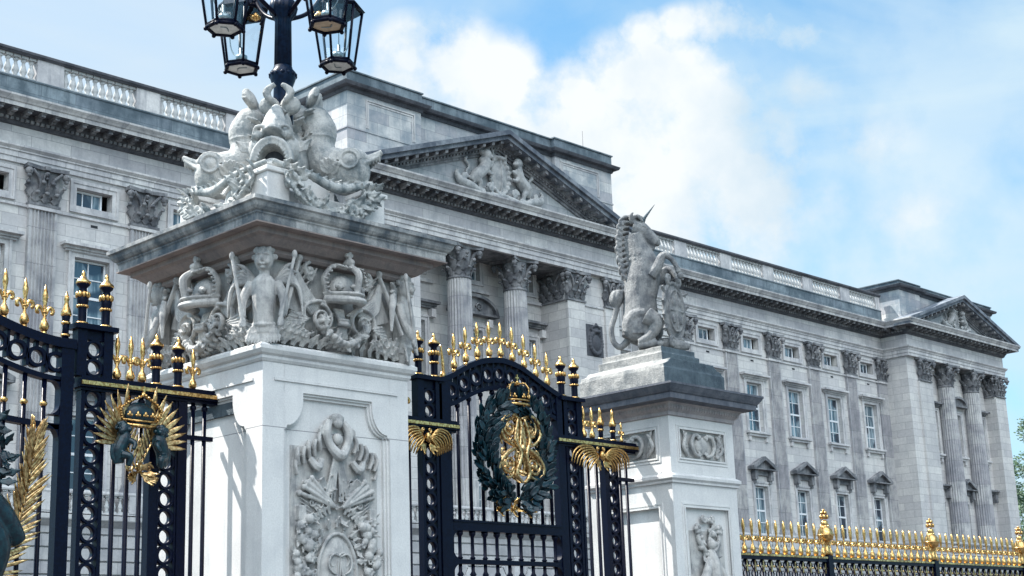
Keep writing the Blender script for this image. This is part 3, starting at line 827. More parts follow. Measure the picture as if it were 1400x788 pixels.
attic([(84.7, 46.5), (87.4, 46.5), (87.4, 46.7), (94.5, 46.7), (94.5, 46.5), (97.35, 46.5), (97.35, 53), (84.7, 53)], 22.1, 22.3, 24.35, 24.98, 'p')
# recessed panels on the attic
for x0, x1 in ((38.9, 41.7), (51.3, 54.1)):
    ap = PB()
    for k, (e, q) in enumerate(((0, 0.05), (0.1, 0.03))):
        ap.box(x0+e, 45.6-q, 25.30-e, x1-e, 45.61, 25.36-e); ap.box(x0+e, 45.6-q, 24.05, x0+e+0.05, 45.61, 25.30-e); ap.box(x1-e-0.05, 45.6-q, 24.05, x1-e, 45.61, 25.30-e)
    ap.build('attic_panel_frame', M['palace_smooth'], palace)

# --- pediments
def big_pediment(xl, xr, z0, zt, yt, pr, side=''):
    xm = (xl+xr)/2
    t = PB(); t.prism_y([(xl+1.0, z0), (xr-1.0, z0), (xm, zt-0.55)], yt, yt+0.5)
    t.build('tympanum', stone('tympanum_stone', (0.46, 0.475, 0.48), (0.16, 0.20, 0.22), blocks=(1.5, 0.6), grime=0.6, streak=0.5, fine=10, blockvar=0.25), palace)
    y0 = yt-pr
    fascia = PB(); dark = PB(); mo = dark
    for s in (-1, 1):
        e = xl if s < 0 else xr
        def P(t_, d): # t_ 0 at eave, 1 apex; d perpendicular drop
            return (e+(xm-e)*t_, z0+0.02+(zt-z0)*t_-d)
        def strip(b, d0, d1, ya, yb, t0=0.0, t1=1.0):
            b.prism_y([P(t0, d0), P(t1, d0), P(t1, d1), P(t0, d1)], ya, yb)
        strip(fascia, 0.0, 0.22, y0, yt+0.3); strip(fascia, -0.0+0.22, 0.42, y0+0.14, yt+0.3)
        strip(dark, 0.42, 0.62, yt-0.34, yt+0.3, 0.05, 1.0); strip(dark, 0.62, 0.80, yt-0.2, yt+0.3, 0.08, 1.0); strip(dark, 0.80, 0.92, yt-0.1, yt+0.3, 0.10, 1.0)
        L_ = abs(xm-e); nn = int(L_/0.56)
        for i in range(1, nn):
            tt = (i+0.5)/nn
            if tt < 0.08: continue
            w = 0.17/L_
            strip(mo, 0.425, 0.58, y0+0.22, yt-0.3, tt-w/2, tt+w/2)
        nd = int(L_/0.2)
        for i in range(4, nd):
            tt = (i+0.5)/nd; w = 0.11/L_
            strip(mo, 0.63, 0.72, yt-0.30, yt-0.18, tt-w/2, tt+w/2)
    fascia.build('raking_cornice', stone('raking_cornice_stone', (0.24, 0.27, 0.30), (0.035, 0.05, 0.075), blocks=(1.4, 9.0), grime=0.8, streak=0.6, fine=12, thr=0.46), palace)
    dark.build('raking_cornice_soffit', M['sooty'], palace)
big_pediment(37.05, 55.95, 22.1, 25.45, 45.35, 1.0)
big_pediment(83.45, 98.45, 22.1, 24.62, 46.1, 1.0)

# --- orders
def flutes_profile(w, n, d):
    """plan outline of a fluted pilaster face, front at y=0 going back to +0.16"""
    pts = [(w/2, 0.16), (w/2, 0)]
    m = 0.09; fw = (w-2*m)/n
    for i in range(n):
        x = w/2-m-fw*i
        pts += [(x-fw*0.14, 0), (x-fw*0.3, d), (x-fw*0.7, d), (x-fw*0.86, 0)]
    pts += [(-w/2, 0), (-w/2, 0.16)]
    return pts
pl = B(); pl.prism_z(flutes_profile(1.12, 7, 0.06)[::-1], 8.12, 18.22)
pl.box(-0.64, -0.09, 8.12, 0.64, 0.17, 8.32); pl.box(-0.60, -0.05, 8.32, 0.60, 0.17, 8.46)
pil0 = pl.build('pilaster', M['pilaster'], palace)

def capital(w, flat=True, name='capital', wz=1.5):
    """Corinthian capital, z 0 .. 1.5, half depth against a wall when flat"""
    b = B(); hw = w/2
    if flat: b.box(-hw, -0.02, 0, hw, 0.18, 1.36)
    else: b.lathe([(hw*0.98, 0), (hw*1.05, 0.03), (hw*1.05, 0.09), (hw*0.94, 0.12), (hw*0.94, 0.9), (hw*1.1, 1.36)], n=20)
    if flat: b.box(-hw-0.06, -0.08, 0, hw+0.06, 0.18, 0.09)
    def lf(x, y, nx, ny, z, L_, W_, c=0.45):
        b.leaf((x, y, z), (0, 0, 1), (nx, ny, 0), L_, W_, th=0.05, curl=c, lobes=3, rib=0.15)
        tz = z+L_*0.80
        b.ell((x+nx*(L_*c*0.75+0.02), y+ny*(L_*c*0.75+0.02), tz), (0.10*W_/0.35, 0.07, 0.07), n=8, m=5)
    vol = []
    if flat:
        for i in range(3): lf(-hw+w*(i+0.5)/3, -0.03, 0, -1, 0.08, 0.48, w/3.1)
        for i in range(2): lf(-hw+w*(i+1)/3, -0.03, 0, -1, 0.3, 0.68, w/3.1)
        for s in (-1, 1): lf(s*hw, 0.03, s*0.7, -0.7, 0.3, 0.64, w/3.2, 0.4)
        for s in (-1, 1): vol.append((s*(hw+0.17), -0.20, s, -1))
        vol.append((0, -0.16, 0, -1))
        for s in (-1, 1):
            b.tube([(s*0.18, -0.05, 0.7), (s*0.3, -0.12, 1.02), (s*(hw+0.02), -0.18, 1.30)], [0.05, 0.06, 0.07], n=6)
            b.tube([(s*0.12, -0.05, 0.8), (s*0.10, -0.10, 1.05), (s*0.05, -0.15, 1.22)], [0.04, 0.05, 0.05], n=6)
        ab = [(hw+0.22, 0.18), (hw+0.26, -0.26), (hw*0.45, -0.13), (0.12, -0.12), (0.10, -0.22), (-0.10, -0.22), (-0.12, -0.12), (-hw*0.45, -0.13), (-hw-0.26, -0.26), (-hw-0.22, 0.18)]
        b.prism_z(ab[::-1], 1.36, 1.5)
    else:
        for i in range(8):
            a = 2*PI*i/8; lf(hw*0.92*math.cos(a), hw*0.92*math.sin(a), math.cos(a), math.sin(a), 0.1, 0.5, w*0.36)
            a += PI/8; lf(hw*0.92*math.cos(a), hw*0.92*math.sin(a), math.cos(a), math.sin(a), 0.32, 0.68, w*0.36)
        for sx in (-1, 1):
            for sy in (-1, 1):
                vol.append((sx*(hw+0.12), sy*(hw+0.12), sx, sy))
                b.tube([(sx*hw*0.68, sy*hw*0.68, 0.8), (sx*hw*0.8, sy*hw*0.8, 1.05), (sx*(hw+0.05), sy*(hw+0.05), 1.30)], [0.06, 0.08, 0.08], n=6)
        for a in (0, 1, 2, 3): vol.append((math.cos(a*PI/2)*(hw+0.0), math.sin(a*PI/2)*(hw+0.0), 0, 0))
        q = hw+0.26; r = hw*0.45; i_ = hw+0.06
        ab = [(q, q), (r, i_), (-r, i_), (-q, q), (-i_, r), (-i_, -r), (-q, -q), (-r, -i_), (r, -i_), (q, -q), (i_, -r), (i_, r)]
        b.prism_z(ab, 1.36, 1.5)
    for x, y, sx, sy in vol:
        k = 0.15 if sx or (not flat and (sx or sy)) else 0.10
        b.ell((x, y, 1.20), (k, k, k), n=10, m=6); b.ell((x, y-0.02, 1.20), (k*0.45, k*1.25, k*0.45), n=8, m=5)
        b.ell((x, y, 1.04), (k*0.6, k*0.6, k*0.55), n=8, m=5)
    return b
cp0 = capital(1.14).build('capital', M['soot_and_shade'] if False else M['sooty'], pil0)
cp0.location = (0, 0, 18.36)
cn = B(); cn.box(-0.62, -0.06, 18.22, 0.62, 0.17, 18.36); nk = cn.build('necking', M['palace_smooth'], pil0)
pil0.location = (lwing[0]-PX, 47.84-PY, 0)
for x in lwing[1:-1]+sorted(rwing)[1:-1]: part_copy(pil0, palace, (x-PX, 47.84-PY, 0))
part_copy(pil0, palace, (83.95-PX, 47.84-PY, 0))
# string course linking the capitals
sc = PB(); sc.molding([(8.2, 48), (38, 48)], [(0, 18.24), (0.08, 18.26), (0.08, 18.34), (0, 18.37)]); sc.molding([(55, 48), (84.3, 48)], [(0, 18.24), (0.08, 18.26), (0.08, 18.34), (0, 18.37)])
for s in (-1, 1):
    a, c = sorted((XC+s*4.75, XC+s*8.5)); sc.molding([(a, 45.62), (c, 45.62)], [(0, 18.24), (0.06, 18.26), (0.06, 18.34), (0, 18.37)])
sc.build('string_course', M['palace_smooth'], palace)
# columns
cb = B()
cb.box(-0.82, -0.82, 7.36, 0.82, 0.82, 7.62)
cb.lathe([(0.80, 7.62), (0.84, 7.70), (0.80, 7.78), (0.70, 7.80), (0.70, 7.86), (0.76, 7.92), (0.72, 7.98), (0.64, 8.02)], n=32)
col0 = cb.build('column_base', M['palace_smooth'], None)
cs = B(); cs.lathe([(0.63, 8.0), (0.63, 11.5), (0.60, 14.5), (0.56, 17.0), (0.545, 18.36)], n=144, flute=(24, 0.075), smooth=False)
column0 = cs.build('column', M['pilaster'], palace)
col0.parent = column0
cc = capital(1.10, flat=False).build('capital', M['sooty'], column0); cc.location = (0, 0, 18.36)
spots = [(44.7, 46.12), (48.3, 46.12), (89.8, 46.62), (93.3, 46.62)]
column0.location = (spots[0][0]-PX, spots[0][1]-PY, 0)
for x, y in spots[1:]: part_copy(column0, palace, (x-PX, y-PY, 0))
# pier capitals
pc = [(51.87, 45.5, 1.2), (54.5, 45.5, 0.95), (41.13, 45.5, 1.2), (38.5, 45.5, 0.95), (86.38, 46.15, 1.35), (96.72, 46.15, 1.25)]
for x, y, w in pc:
    o = capital(1.14).build('pier_capital', M['sooty'], palace); o.location = (x-PX, y-PY, 18.36); o.scale = (w/1.14, 1, 1)
for x, y, rz in ((51.28, 46.55, -PI/2), (95.98, 46.75, -PI/2)):
    o = capital(1.14).build('pier_capital', M['sooty'], palace); o.location = (x-PX, y-PY, 18.36); o.rotation_euler = (0, 0, rz); o.scale = (1.3 if x < 60 else 0.8, 1, 1)

# --- royal arms in the pediment, oval shields on the portico
ra = B()
ra.ell((0, 0, 1.25), (0.56, 0.22, 0.78), n=20, m=12); 
for i in range(20):
    a = 2*PI*i/20
    ra.ell((0.64*math.cos(a), -0.10, 1.25+0.86*math.sin(a)), (0.12, 0.14, 0.12), n=8, m=5)
ra.tube([(0.0, -0.2, 0.5), (0, -0.3, 1.2), (0, -0.2, 2.0)], 0.05, n=6)
# crown
ra.tube([(-0.45, -0.1, 2.15), (0, -0.28, 2.1), (0.45, -0.1, 2.15)], 0.09, n=8)
ra.tube([(-0.42, -0.1, 2.2), (-0.4, -0.15, 2.5), (0, -0.15, 2.62), (0.4, -0.15, 2.5), (0.42, -0.1, 2.2)], 0.08, n=8); ra.ell((0, -0.15, 2.72), 0.12)
for s in (-1, 1):
    # supporter: body, hind legs, forelegs, head, mane, tail
    ra.tube([(s*1.85, -0.1, 0.62), (s*1.6, -0.2, 0.95), (s*1.2, -0.25, 1.3), (s*1.0, -0.25, 1.75)], [0.2, 0.3, 0.27, 0.28], n=10)
    ra.ell((s*1.02, -0.32, 2.02), (0.24, 0.24, 0.27)); ra.ell((s*0.82, -0.38, 1.95), (0.16, 0.14, 0.12))
    for k in range(7): ra.ell((s*(1.1+0.16*math.cos(k)), -0.2, 1.75+0.09*k*0.7), (0.13, 0.15, 0.13), n=8, m=5)
    ra.tube([(s*1.05, -0.3, 1.7), (s*0.82, -0.35, 1.5), (s*0.66, -0.3, 1.62)], [0.13, 0.09, 0.08], n=8)
    ra.tube([(s*1.1, -0.3, 1.4), (s*0.85, -0.35, 1.15), (s*0.66, -0.3, 1.2)], [0.12, 0.09, 0.08], n=8)
    ra.tube([(s*1.75, -0.2, 0.8), (s*1.45, -0.28, 0.65), (s*1.4, -0.2, 0.35), (s*1.15, -0.25, 0.3)], [0.2, 0.14, 0.1, 0.08], n=8)
    ra.tube([(s*1.9, -0.1, 0.7), (s*2.15, -0.1, 1.0), (s*1.95, -0.1, 1.35), (s*2.2, -0.1, 1.6), (s*2.05, -0.1, 1.75)], [0.08, 0.06, 0.07, 0.09, 0.05], n=8)
    # scrolling base
    ra.tube([(0, -0.3, 0.25), (s*0.6, -0.35, 0.12), (s*1.3, -0.3, 0.1), (s*2.0, -0.25, 0.35), (s*2.6, -0.2, 0.5), (s*2.8, -0.15, 0.85), (s*2.65, -0.15, 1.0)], [0.12, 0.16, 0.13, 0.2, 0.2, 0.1, 0.06], n=8)
    ra.spiral((s*0.8, -0.3, 0.48), 0.24, 1.3, 0.08, start=0 if s > 0 else PI, sgn=s)
    ra.spiral((s*2.35, -0.2, 0.7), 0.22, 1.2, 0.07, start=0, sgn=-s)
ra.box(-1.5, -0.02, 0.0, 1.5, 0.05, 0.6)
arms = ra.sculpt('royal_arms_relief', stone('tympanum_carving_stone', (0.40, 0.41, 0.41), (0.09, 0.11, 0.13), grime=0.6, streak=0.3, fine=14, scale=2), palace, voxel=0.045, smooth_it=1)
arms.location = (46.6-PX, 45.32-PY, 22.2)
a2 = part_copy(arms, palace, (90.95-PX, 46.08-PY, 22.2)); a2.scale = (0.62, 1, 0.66)
ov = B()
ov.box(-0.62, 0.0, -0.78, 0.62, 0.06, 0.78)
for s in (1,):
    ov.ell((0, -0.05, -0.12), (0.30, 0.16, 0.42), n=16, m=10)
    for i in range(22):
        a = 2*PI*i/22; ov.ell((0.42*math.cos(a), -0.06, -0.12+0.54*math.sin(a)), (0.11, 0.12, 0.11), n=8, m=5)
    ov.tube([(-0.3, -0.08, 0.46), (0, -0.2, 0.42), (0.3, -0.08, 0.46)], 0.07, n=8)
    ov.tube([(-0.3, -0.08, 0.48), (-0.28, -0.1, 0.62), (0, -0.14, 0.72), (0.28, -0.1, 0.62), (0.3, -0.08, 0.48)], 0.06, n=8); ov.ell((0, -0.12, 0.8), 0.07)
    ov.ell((0, -0.04, 0.55), (0.22, 0.1, 0.12))
ovo = ov.sculpt('oval_arms_plaque', M['soot_and_shade'], palace, voxel=0.03, smooth_it=1)
ovo.location = (53.22-PX, 45.6-PY, 16.62); part_copy(ovo, palace, (39.78-PX, 45.6-PY, 16.62))
# lightning rod on the attic
lr = PB(); lr.tube([(54.2, 46.6, 26.45), (54.2, 46.6, 27.9)], 0.009, n=6); lr.build('lightning_rod', M['iron'], palace)

# ================================================================ TREE beyond the pavilion
def tree(x, y, h, r, lab):
    t = thing('plane_tree', (x, y, 0), lab, 'tree')
    b = B(); b.tube([(0, 0, 0), (0.1, 0, h*0.3), (-0.1, 0.1, h*0.6)], [0.45, 0.35, 0.18], n=10)
    rnd = random.Random(3)
    for i in range(9):
        a = rnd.uniform(0, 2*PI); z = h*rnd.uniform(0.28, 0.5)
        b.tube([(0, 0, z), (r*0.4*math.cos(a), r*0.4*math.sin(a), z+h*0.16), (r*0.75*math.cos(a), r*0.75*math.sin(a), z+h*0.28)], [0.18, 0.12, 0.05], n=6)
    b.build('trunk', stone('bark', (0.16, 0.13, 0.10), (0.07, 0.06, 0.05), fine=20), t)
    m, nt, bs_ = new_mat('leaves')
    geo = N(nt, 'ShaderNodeNewGeometry')
    bs_.inputs['Roughness'].default_value = 0.6
    nt.links.new(ramp(nt, geo.outputs['Random Per Island'], [(0.0, (0.012, 0.036, 0.018, 1)), (0.6, (0.026, 0.068, 0.024, 1)), (1.0, (0.05, 0.10, 0.035, 1))]), bs_.inputs['Base Color'])
    b = B(); clumps = []
    for i in range(70):
        a = rnd.uniform(0, 2*PI); q = rnd.random()**0.5; zz = rnd.uniform(-1, 1)
        k = math.sqrt(max(0, 1-zz*zz*0.9))
        clumps.append((q*k*r*math.cos(a), q*k*r*math.sin(a), h*0.64+zz*h*0.34, rnd.uniform(0.8, 1.7)))
    for cx_, cy_, cz_, cr_ in clumps:
        for j in range(230):
            u = Vector((rnd.gauss(0, 1), rnd.gauss(0, 1), rnd.gauss(0, 1))).normalized()*cr_*rnd.uniform(0.55, 1.05)
            p = Vector((cx_, cy_, cz_))+u
            s = rnd.uniform(0.10, 0.2)
            e1 = Vector((rnd.gauss(0, 1), rnd.gauss(0, 1), rnd.gauss(0, 0.6))).normalized(); e2 = e1.orthogonal().normalized()
            b.quad(p-e1*s, p+e2*s*0.6, p+e1*s, p-e2*s*0.6)
    b.build('crown', m, t)
tree(134.5, 61, 22.5, 8.5, 'dense green tree seen past the right corner of the palace')
tree(146, 70, 17.5, 7.5, 'lower green tree behind the first tree, at the right edge beyond the palace')
# ================================================================ GATE PIERS
def sq_path(h):
    return [(-h, -h), (h, -h), (h, h), (-h, h)]

# ---------------- big pier (left)
LX, LY = 10.53, 13.925
pier = thing('gate_pier', (LX, LY, 0), 'large square pale stone gate pier with putti frieze and heavy cornice under the dolphins', 'gate pier', 'stone piers of the gates')
b = B()
b.molding(sq_path(1.05), [(0.25, 0), (0.25, 0.55), (0.18, 0.62), (0.08, 0.7), (0.0, 0.75), (0.0, 0.9), (-0.1, 0.901)], closed=True)
b.box(-0.965, -0.965, 0.8, 0.965, 0.965, 4.9)
for sx in (-1, 1):
    for sy in (-1, 1):
        x0, x1 = sorted((sx*0.76, sx*1.05)); y0, y1 = sorted((sy*0.76, sy*1.05))
        b.box(x0, y0, 0.9, x1, y1, 4.90)
def scoop(e, arc_n=10):
    """half outline (right side) of the panel head, e widens the opening"""
    pts = [(0.70+e, 4.16+e*0.2)]
    pts = [(0.70+e, 4.17), (0.68+e*0.9, 4.19)]
    for k in range(arc_n+1):
        a = PI/2*k/arc_n
        pts.append((0.68-(0.22)*math.sin(a)+e*0.7, 4.20+0.32*(1-math.cos(a))+e*0.4))
    pts.append((0.46+e*0.7, 4.54+e))
    return pts
for rz in (0, -PI/2, PI/2, PI):
    old = b.M; b.M = Matrix.Rotation(rz, 4, 'Z')
    for e, ya, yb in ((0.055, -1.05, -1.025), (0.03, -1.026, -1.0), (0.0, -1.001, -0.96)):
        for s in (-1, 1):
            pts = [(0.761, 4.17)]+scoop(e)+[(0.761, 4.54+e)]
            pts = [(s*x, z) for x, z in pts]
            b.prism_y(pts, ya, yb)
            x0, x1 = sorted((s*(0.70+e), s*0.762)); b.box(x0, ya, 0.9, x1, yb, 4.175)
        b.box(-0.763, ya, 4.54+e, 0.763, yb, 4.899); b.box(-0.763, ya, 0.9, 0.763, yb, 1.05-e)
    b.box(-0.90, -1.066, 4.70, 0.88, -1.04, 4.722); b.box(-0.90, -1.058, 4.725, 0.88, -1.04, 4.735)
    b.M = old
b.build('shaft', stone('pier_ashlar', (0.61, 0.61, 0.60), (0.34, 0.35, 0.37), blocks=(50, 4.185, 0.006), grime=0.3, streak=0.3, fine=55, scale=1.4, bump=0.15, blockvar=0.0), pier)
b = B()
b.molding(sq_path(1.05), [(0.0, 4.90), (0.01, 4.90), (0.03, 4.93), (0.03, 4.96), (0.06, 4.98), (0.085, 5.02), (0.085, 5.06), (0.05, 5.09), (0.0, 5.10), (-0.02, 5.11)], closed=True)
b.build('neck_moulding', M['pier'], pier)
b = B(); b.molding(sq_path(0.93), [(0, 5.05), (0, 6.3)], closed=True); b.build('neck', M['carved'], pier)
b = B()
b.molding(sq_path(1.05), [(-0.1, 6.10), (0.0, 6.10), (0.03, 6.13), (0.03, 6.17), (0.10, 6.18), (0.19, 6.25), (0.24, 6.27), (0.24, 6.33), (0.36, 6.33), (0.36, 6.345)], closed=True)
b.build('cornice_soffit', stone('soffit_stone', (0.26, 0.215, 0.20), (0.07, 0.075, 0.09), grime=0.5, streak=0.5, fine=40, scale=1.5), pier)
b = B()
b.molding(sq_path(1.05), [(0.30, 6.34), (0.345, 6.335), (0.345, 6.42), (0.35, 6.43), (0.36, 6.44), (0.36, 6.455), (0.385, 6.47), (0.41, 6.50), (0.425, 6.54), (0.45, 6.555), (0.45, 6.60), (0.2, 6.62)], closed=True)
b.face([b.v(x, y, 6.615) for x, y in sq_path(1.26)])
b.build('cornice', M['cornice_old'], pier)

b = B(Matrix.Rotation(-PI/2, 4, 'Z')); b.prism_y([(-0.70, 4.40), (0.50, 4.40), (0.47, 4.46), (0.46, 4.545), (-0.46, 4.545)], -1.0, -0.955)
b.build('moss_and_shadow_lintel', M['plinth_dark'], pier)  # dark strip: moss plus the shadow under the recess head, put into colour
# frieze relief: built once for one face (u = x, facing -y), copied to the sides
def putto(b, x, y, z, s=1.0, face=1):
    """winged child to the hips, torso facing -y; lower body turns to leaves"""
    def p(a, c, d): return (x+a*s*face, y+c*s, z+d*s)
    b.tube([p(0, 0, 0.10), p(0, -0.01, 0.22), p(0, -0.02, 0.36), p(0, -0.01, 0.48), p(0, 0, 0.54)], [0.085*s, 0.088*s, 0.098*s, 0.10*s, 0.055*s], n=12)
    b.tube([p(0, 0, 0.5), p(0, -0.02, 0.6)], 0.045*s, n=8, res=1)
    b.ell(p(0, -0.035, 0.665), (0.078*s, 0.085*s, 0.095*s), n=14, m=10)
    for k in range(16):      # curls
        a = 2*PI*k/16; q = 0.4 if k % 2 else 0.75
        b.ell(p(0.082*math.cos(a)*q, -0.02+0.075*math.sin(a)*q, 0.735+0.03*(1-q)), 0.028*s, n=6, m=5)
        if k % 2 == 0: b.ell(p(0.083*math.cos(a), 0.01+abs(0.06*math.sin(a)), 0.695), 0.026*s, n=6, m=5)
    b.ell(p(0, -0.122, 0.655), (0.013*s, 0.018*s, 0.022*s), n=6, m=5)
    for q in (-1, 1):
        b.ell(p(q*0.035, -0.105, 0.635), (0.026*s, 0.022*s, 0.026*s), n=7, m=5)
        b.tube([p(q*0.055, -0.100, 0.692), p(q*0.028, -0.118, 0.698), p(q*0.012, -0.118, 0.692)], 0.008*s, n=5, res=1)
    b.ell(p(0, -0.112, 0.615), (0.022*s, 0.014*s, 0.008*s), n=7, m=5)
    b.ell(p(0, -0.095, 0.592), (0.022*s, 0.02*s, 0.015*s), n=7, m=5)
    for q in (-1, 1):
        b.tube([p(q*0.10, 0, 0.49), p(q*0.145, -0.02, 0.40), p(q*0.165, -0.06, 0.30), p(q*0.15, -0.11, 0.20)], [0.043*s, 0.042*s, 0.034*s, 0.025*s], n=8)
        b.ell(p(q*0.15, -0.12, 0.17), (0.028*s, 0.024*s, 0.033*s), n=7, m=5)
        for k in range(4): b.tube([p(q*0.15+0.012*(k-1.5), -0.135, 0.16), p(q*0.15+0.014*(k-1.5), -0.13, 0.125)], 0.0085*s, n=5, res=1)
        # wing
        for k in range(6):
            b.tube([p(q*0.07, 0.05, 0.50), p(q*(0.16+0.02*k), 0.05, 0.62-0.03*k), p(q*(0.24+0.012*k), 0.06, 0.66-0.085*k)], [0.03*s, 0.034*s, 0.012*s], n=6, flat=0.6)
    b.tube([p(-0.09, -0.02, 0.16), p(0, -0.09, 0.15), p(0.09, -0.02, 0.16)], 0.018*s, n=6)

def leaf_fan(b, x, y, z, a0, a1, n, L, W, th=0.018, curl=0.25, nrm=(0, -1, 0.15)):
    for i in range(n):
        a = a0+(a1-a0)*i/max(1, n-1)
        b.leaf((x, y-0.004*(i % 2), z), (math.cos(a), 0, math.sin(a)), nrm, L*(0.85+0.3*random.random()), W, th=th, curl=curl, lobes=2, rib=0.2)

F = B(Matrix(((1, 0, 0, 0), (0, 1.75, 0, 0.82), (0, 0, 1, 0), (0, 0, 0, 1))))
F.box(-0.93, -1.01, 5.08, 0.93, -0.98, 6.16)
# central crown
def crown(F, x, y, z, s):
    F.tube([(x-0.25*s, y+0.02, z+0.02*s), (x-0.13*s, y-0.11*s, z-0.01*s), (x, y-0.15*s, z-0.02*s), (x+0.13*s, y-0.11*s, z-0.01*s), (x+0.25*s, y+0.02, z+0.02*s)], 0.045*s, n=8)
    F.tube([(x-0.26*s, y+0.02, z+0.09*s), (x-0.13*s, y-0.12*s, z+0.065*s), (x, y-0.16*s, z+0.055*s), (x+0.13*s, y-0.12*s, z+0.065*s), (x+0.26*s, y+0.02, z+0.09*s)], 0.022*s, n=8)
    F.ell((x, y, z+0.16*s), (0.19*s, 0.07*s, 0.17*s), n=14, m=9)
    for q in (-1, 0, 1):
        F.ell((x+q*0.15*s, y-0.13*s+abs(q)*0.05*s, z+0.15*s), (0.03*s, 0.03*s, 0.05*s), n=7, m=5)
        for w in (-1, 1): F.ell((x+(q*0.15+w*0.035)*s, y-0.13*s+abs(q)*0.05*s, z+0.15*s), 0.024*s, n=6, m=5)
    for q in (-1, 1):
        pts = [(x+q*0.24*s, y, z+0.10*s), (x+q*0.30*s, y-0.02*s, z+0.25*s), (x+q*0.20*s, y-0.05*s, z+0.40*s), (x+q*0.05*s, y-0.08*s, z+0.38*s)]
        F.tube(pts, 0.024*s, n=7)
        for k in range(11):
            t = k/10; i = min(2, int(t*3)); u = t*3-i
            a_, b_ = Vector(pts[i]), Vector(pts[i+1]); p = a_*(1-u)+b_*u
            F.ell((p.x, p.y-0.03*s, p.z), 0.017*s, n=6, m=5)
    F.tube([(x, y-0.15*s, z+0.08*s), (x, y-0.17*s, z+0.28*s), (x, y-0.09*s, z+0.40*s)], 0.032*s, n=7)
    F.ell((x, y-0.07*s, z+0.45*s), 0.055*s, n=9, m=7); F.box(x-0.02*s, y-0.09*s, z+0.48*s, x+0.02*s, y-0.05*s, z+0.60*s); F.box(x-0.05*s, y-0.085*s, z+0.525*s, x+0.05*s, y-0.055*s, z+0.565*s)
crown(F, 0.02, -1.10, 5.68, 1.0)
for q in (-1, 1):
    # flag on a pole running from the corner putto's hand
    F.tube([(q*0.86, -1.14, 5.40), (q*0.74, -1.12, 5.72), (q*0.60, -1.09, 6.08)], [0.022, 0.022, 0.022], n=8)
    F.ell((q*0.59, -1.09, 6.12), (0.035, 0.035, 0.05), n=8, m=6)
    for k in range(7):   # folds of the cloth
        t = k/6
        F.tube([(q*(0.62+0.02*t), -1.07, 6.02-0.10*t), (q*(0.50+0.06*t), -1.08, 5.80-0.14*t), (q*(0.26+0.12*t), -1.06, 5.60-0.10*t)], [0.016, 0.028, 0.024], n=6)
    F.prism_y([(q*0.62, 6.02), (q*0.25, 5.60), (q*0.45, 5.46), (q*0.80, 5.58)], -1.055, -1.02)
    # acanthus curl beside the crown
    F.spiral((q*0.42, -1.07, 6.02), 0.085, 1.2, 0.026, start=PI*0.5, sgn=-q)
    leaf_fan(F, q*0.36, -1.05, 5.90, PI/2-0.2, PI/2+q*-1.2, 4, 0.17, 0.07)
    # big scrolls under the crown
    F.spiral((q*0.30, -1.10, 5.46), 0.17, 1.6, 0.022, start=(PI*0.5), sgn=q, depth=0.03)
    F.ell((q*0.30, -1.11, 5.45), (0.045, 0.035, 0.055), n=10, m=7)
    leaf_fan(F, q*0.30, -1.13, 5.42, PI*0.2, PI*0.8, 3, 0.11, 0.06)
    F.tube([(q*0.12, -1.07, 5.55), (q*0.30, -1.10, 5.66), (q*0.50, -1.08, 5.58), (q*0.52, -1.08, 5.38), (q*0.62, -1.06, 5.22), (q*0.85, -1.05, 5.16)], [0.018, 0.024, 0.025, 0.024, 0.02, 0.014], n=8)
    # sheaf stems
    for k in range(4): F.tube([(q*0.02*k, -1.07, 5.62), (q*0.012*k, -1.11, 5.42), (q*0.03*k, -1.09, 5.26)], 0.017, n=6)
    # leaves sweeping out from the corner
    for k in range(7):
        a = (PI/2+q*(-0.35-0.20*k))
        F.leaf((q*(0.93-0.05*k), -1.05, 5.14+0.02*k), (-q*abs(math.sin(0.5+0.17*k)), 0, abs(math.cos(0.5+0.17*k))), (0, -1, 0.1), 0.28-0.012*k, 0.13, th=0.02, curl=0.25, lobes=3)
    for k in range(6):
        F.leaf((q*(0.88-0.125*k), -1.04, 5.12), (-q*0.35, 0, 1), (0, -1, 0.3), 0.17, 0.12, th=0.02, curl=0.45, lobes=2)
    for k in range(5):
        F.leaf((q*(0.80-0.03*k), -1.06, 5.30+0.05*k), (-q*0.9, 0, 0.2-0.12*k), (0, -1, 0.1), 0.24, 0.09, th=0.02, curl=0.2, lobes=2)
for q in (-1, 1):
    R_ = random.Random(31)
    for k in range(26):
        x_, z_ = q*R_.uniform(0.08, 0.85), R_.uniform(5.14, 5.62)
        if z_ > 5.62-0.4*abs(x_): continue
        a_ = R_.uniform(0, 2*PI)
        F.leaf((x_, -1.04, z_), (math.cos(a_), 0, abs(math.sin(a_))), (0, -1, 0.1), R_.uniform(0.10, 0.17), 0.06, th=0.014, curl=0.4, lobes=2)
    for k in range(5): F.leaf((q*0.50, -1.04, 5.70+0.07*k), (q*(-0.7+0.3*k), 0, 0.7), (0, -1, 0.1), 0.14, 0.055, th=0.013, curl=0.45, lobes=2)
# garland swag
for k in range(13):
    t = k/12; x = -0.34+0.68*t; z = 5.42-0.24*math.sin(PI*t)
    F.ell((x, -1.12-0.03*math.sin(PI*t), z), (0.036+0.010*math.sin(PI*t),)*3, n=9, m=6)
    F.ell((x+0.02, -1.10, z-0.045), 0.028, n=8, m=6)
    F.leaf((x, -1.15, z), (math.cos(k*1.9), 0, math.sin(k*1.9)), (0, -1, 0), 0.10, 0.06, th=0.015, curl=0.2)
F.tube([(-0.07, -1.12, 5.42), (0, -1.15, 5.41), (0.07, -1.12, 5.42)], 0.028, n=7); F.tube([(-0.07, -1.12, 5.47), (0, -1.15, 5.46), (0.07, -1.12, 5.47)], 0.022, n=7)
fr0 = F.sculpt('frieze_relief', M['carved'], pier, voxel=0.0078, smooth_it=0)
for rz in (-PI/2, PI/2): part_copy(fr0, pier, rotz=rz)
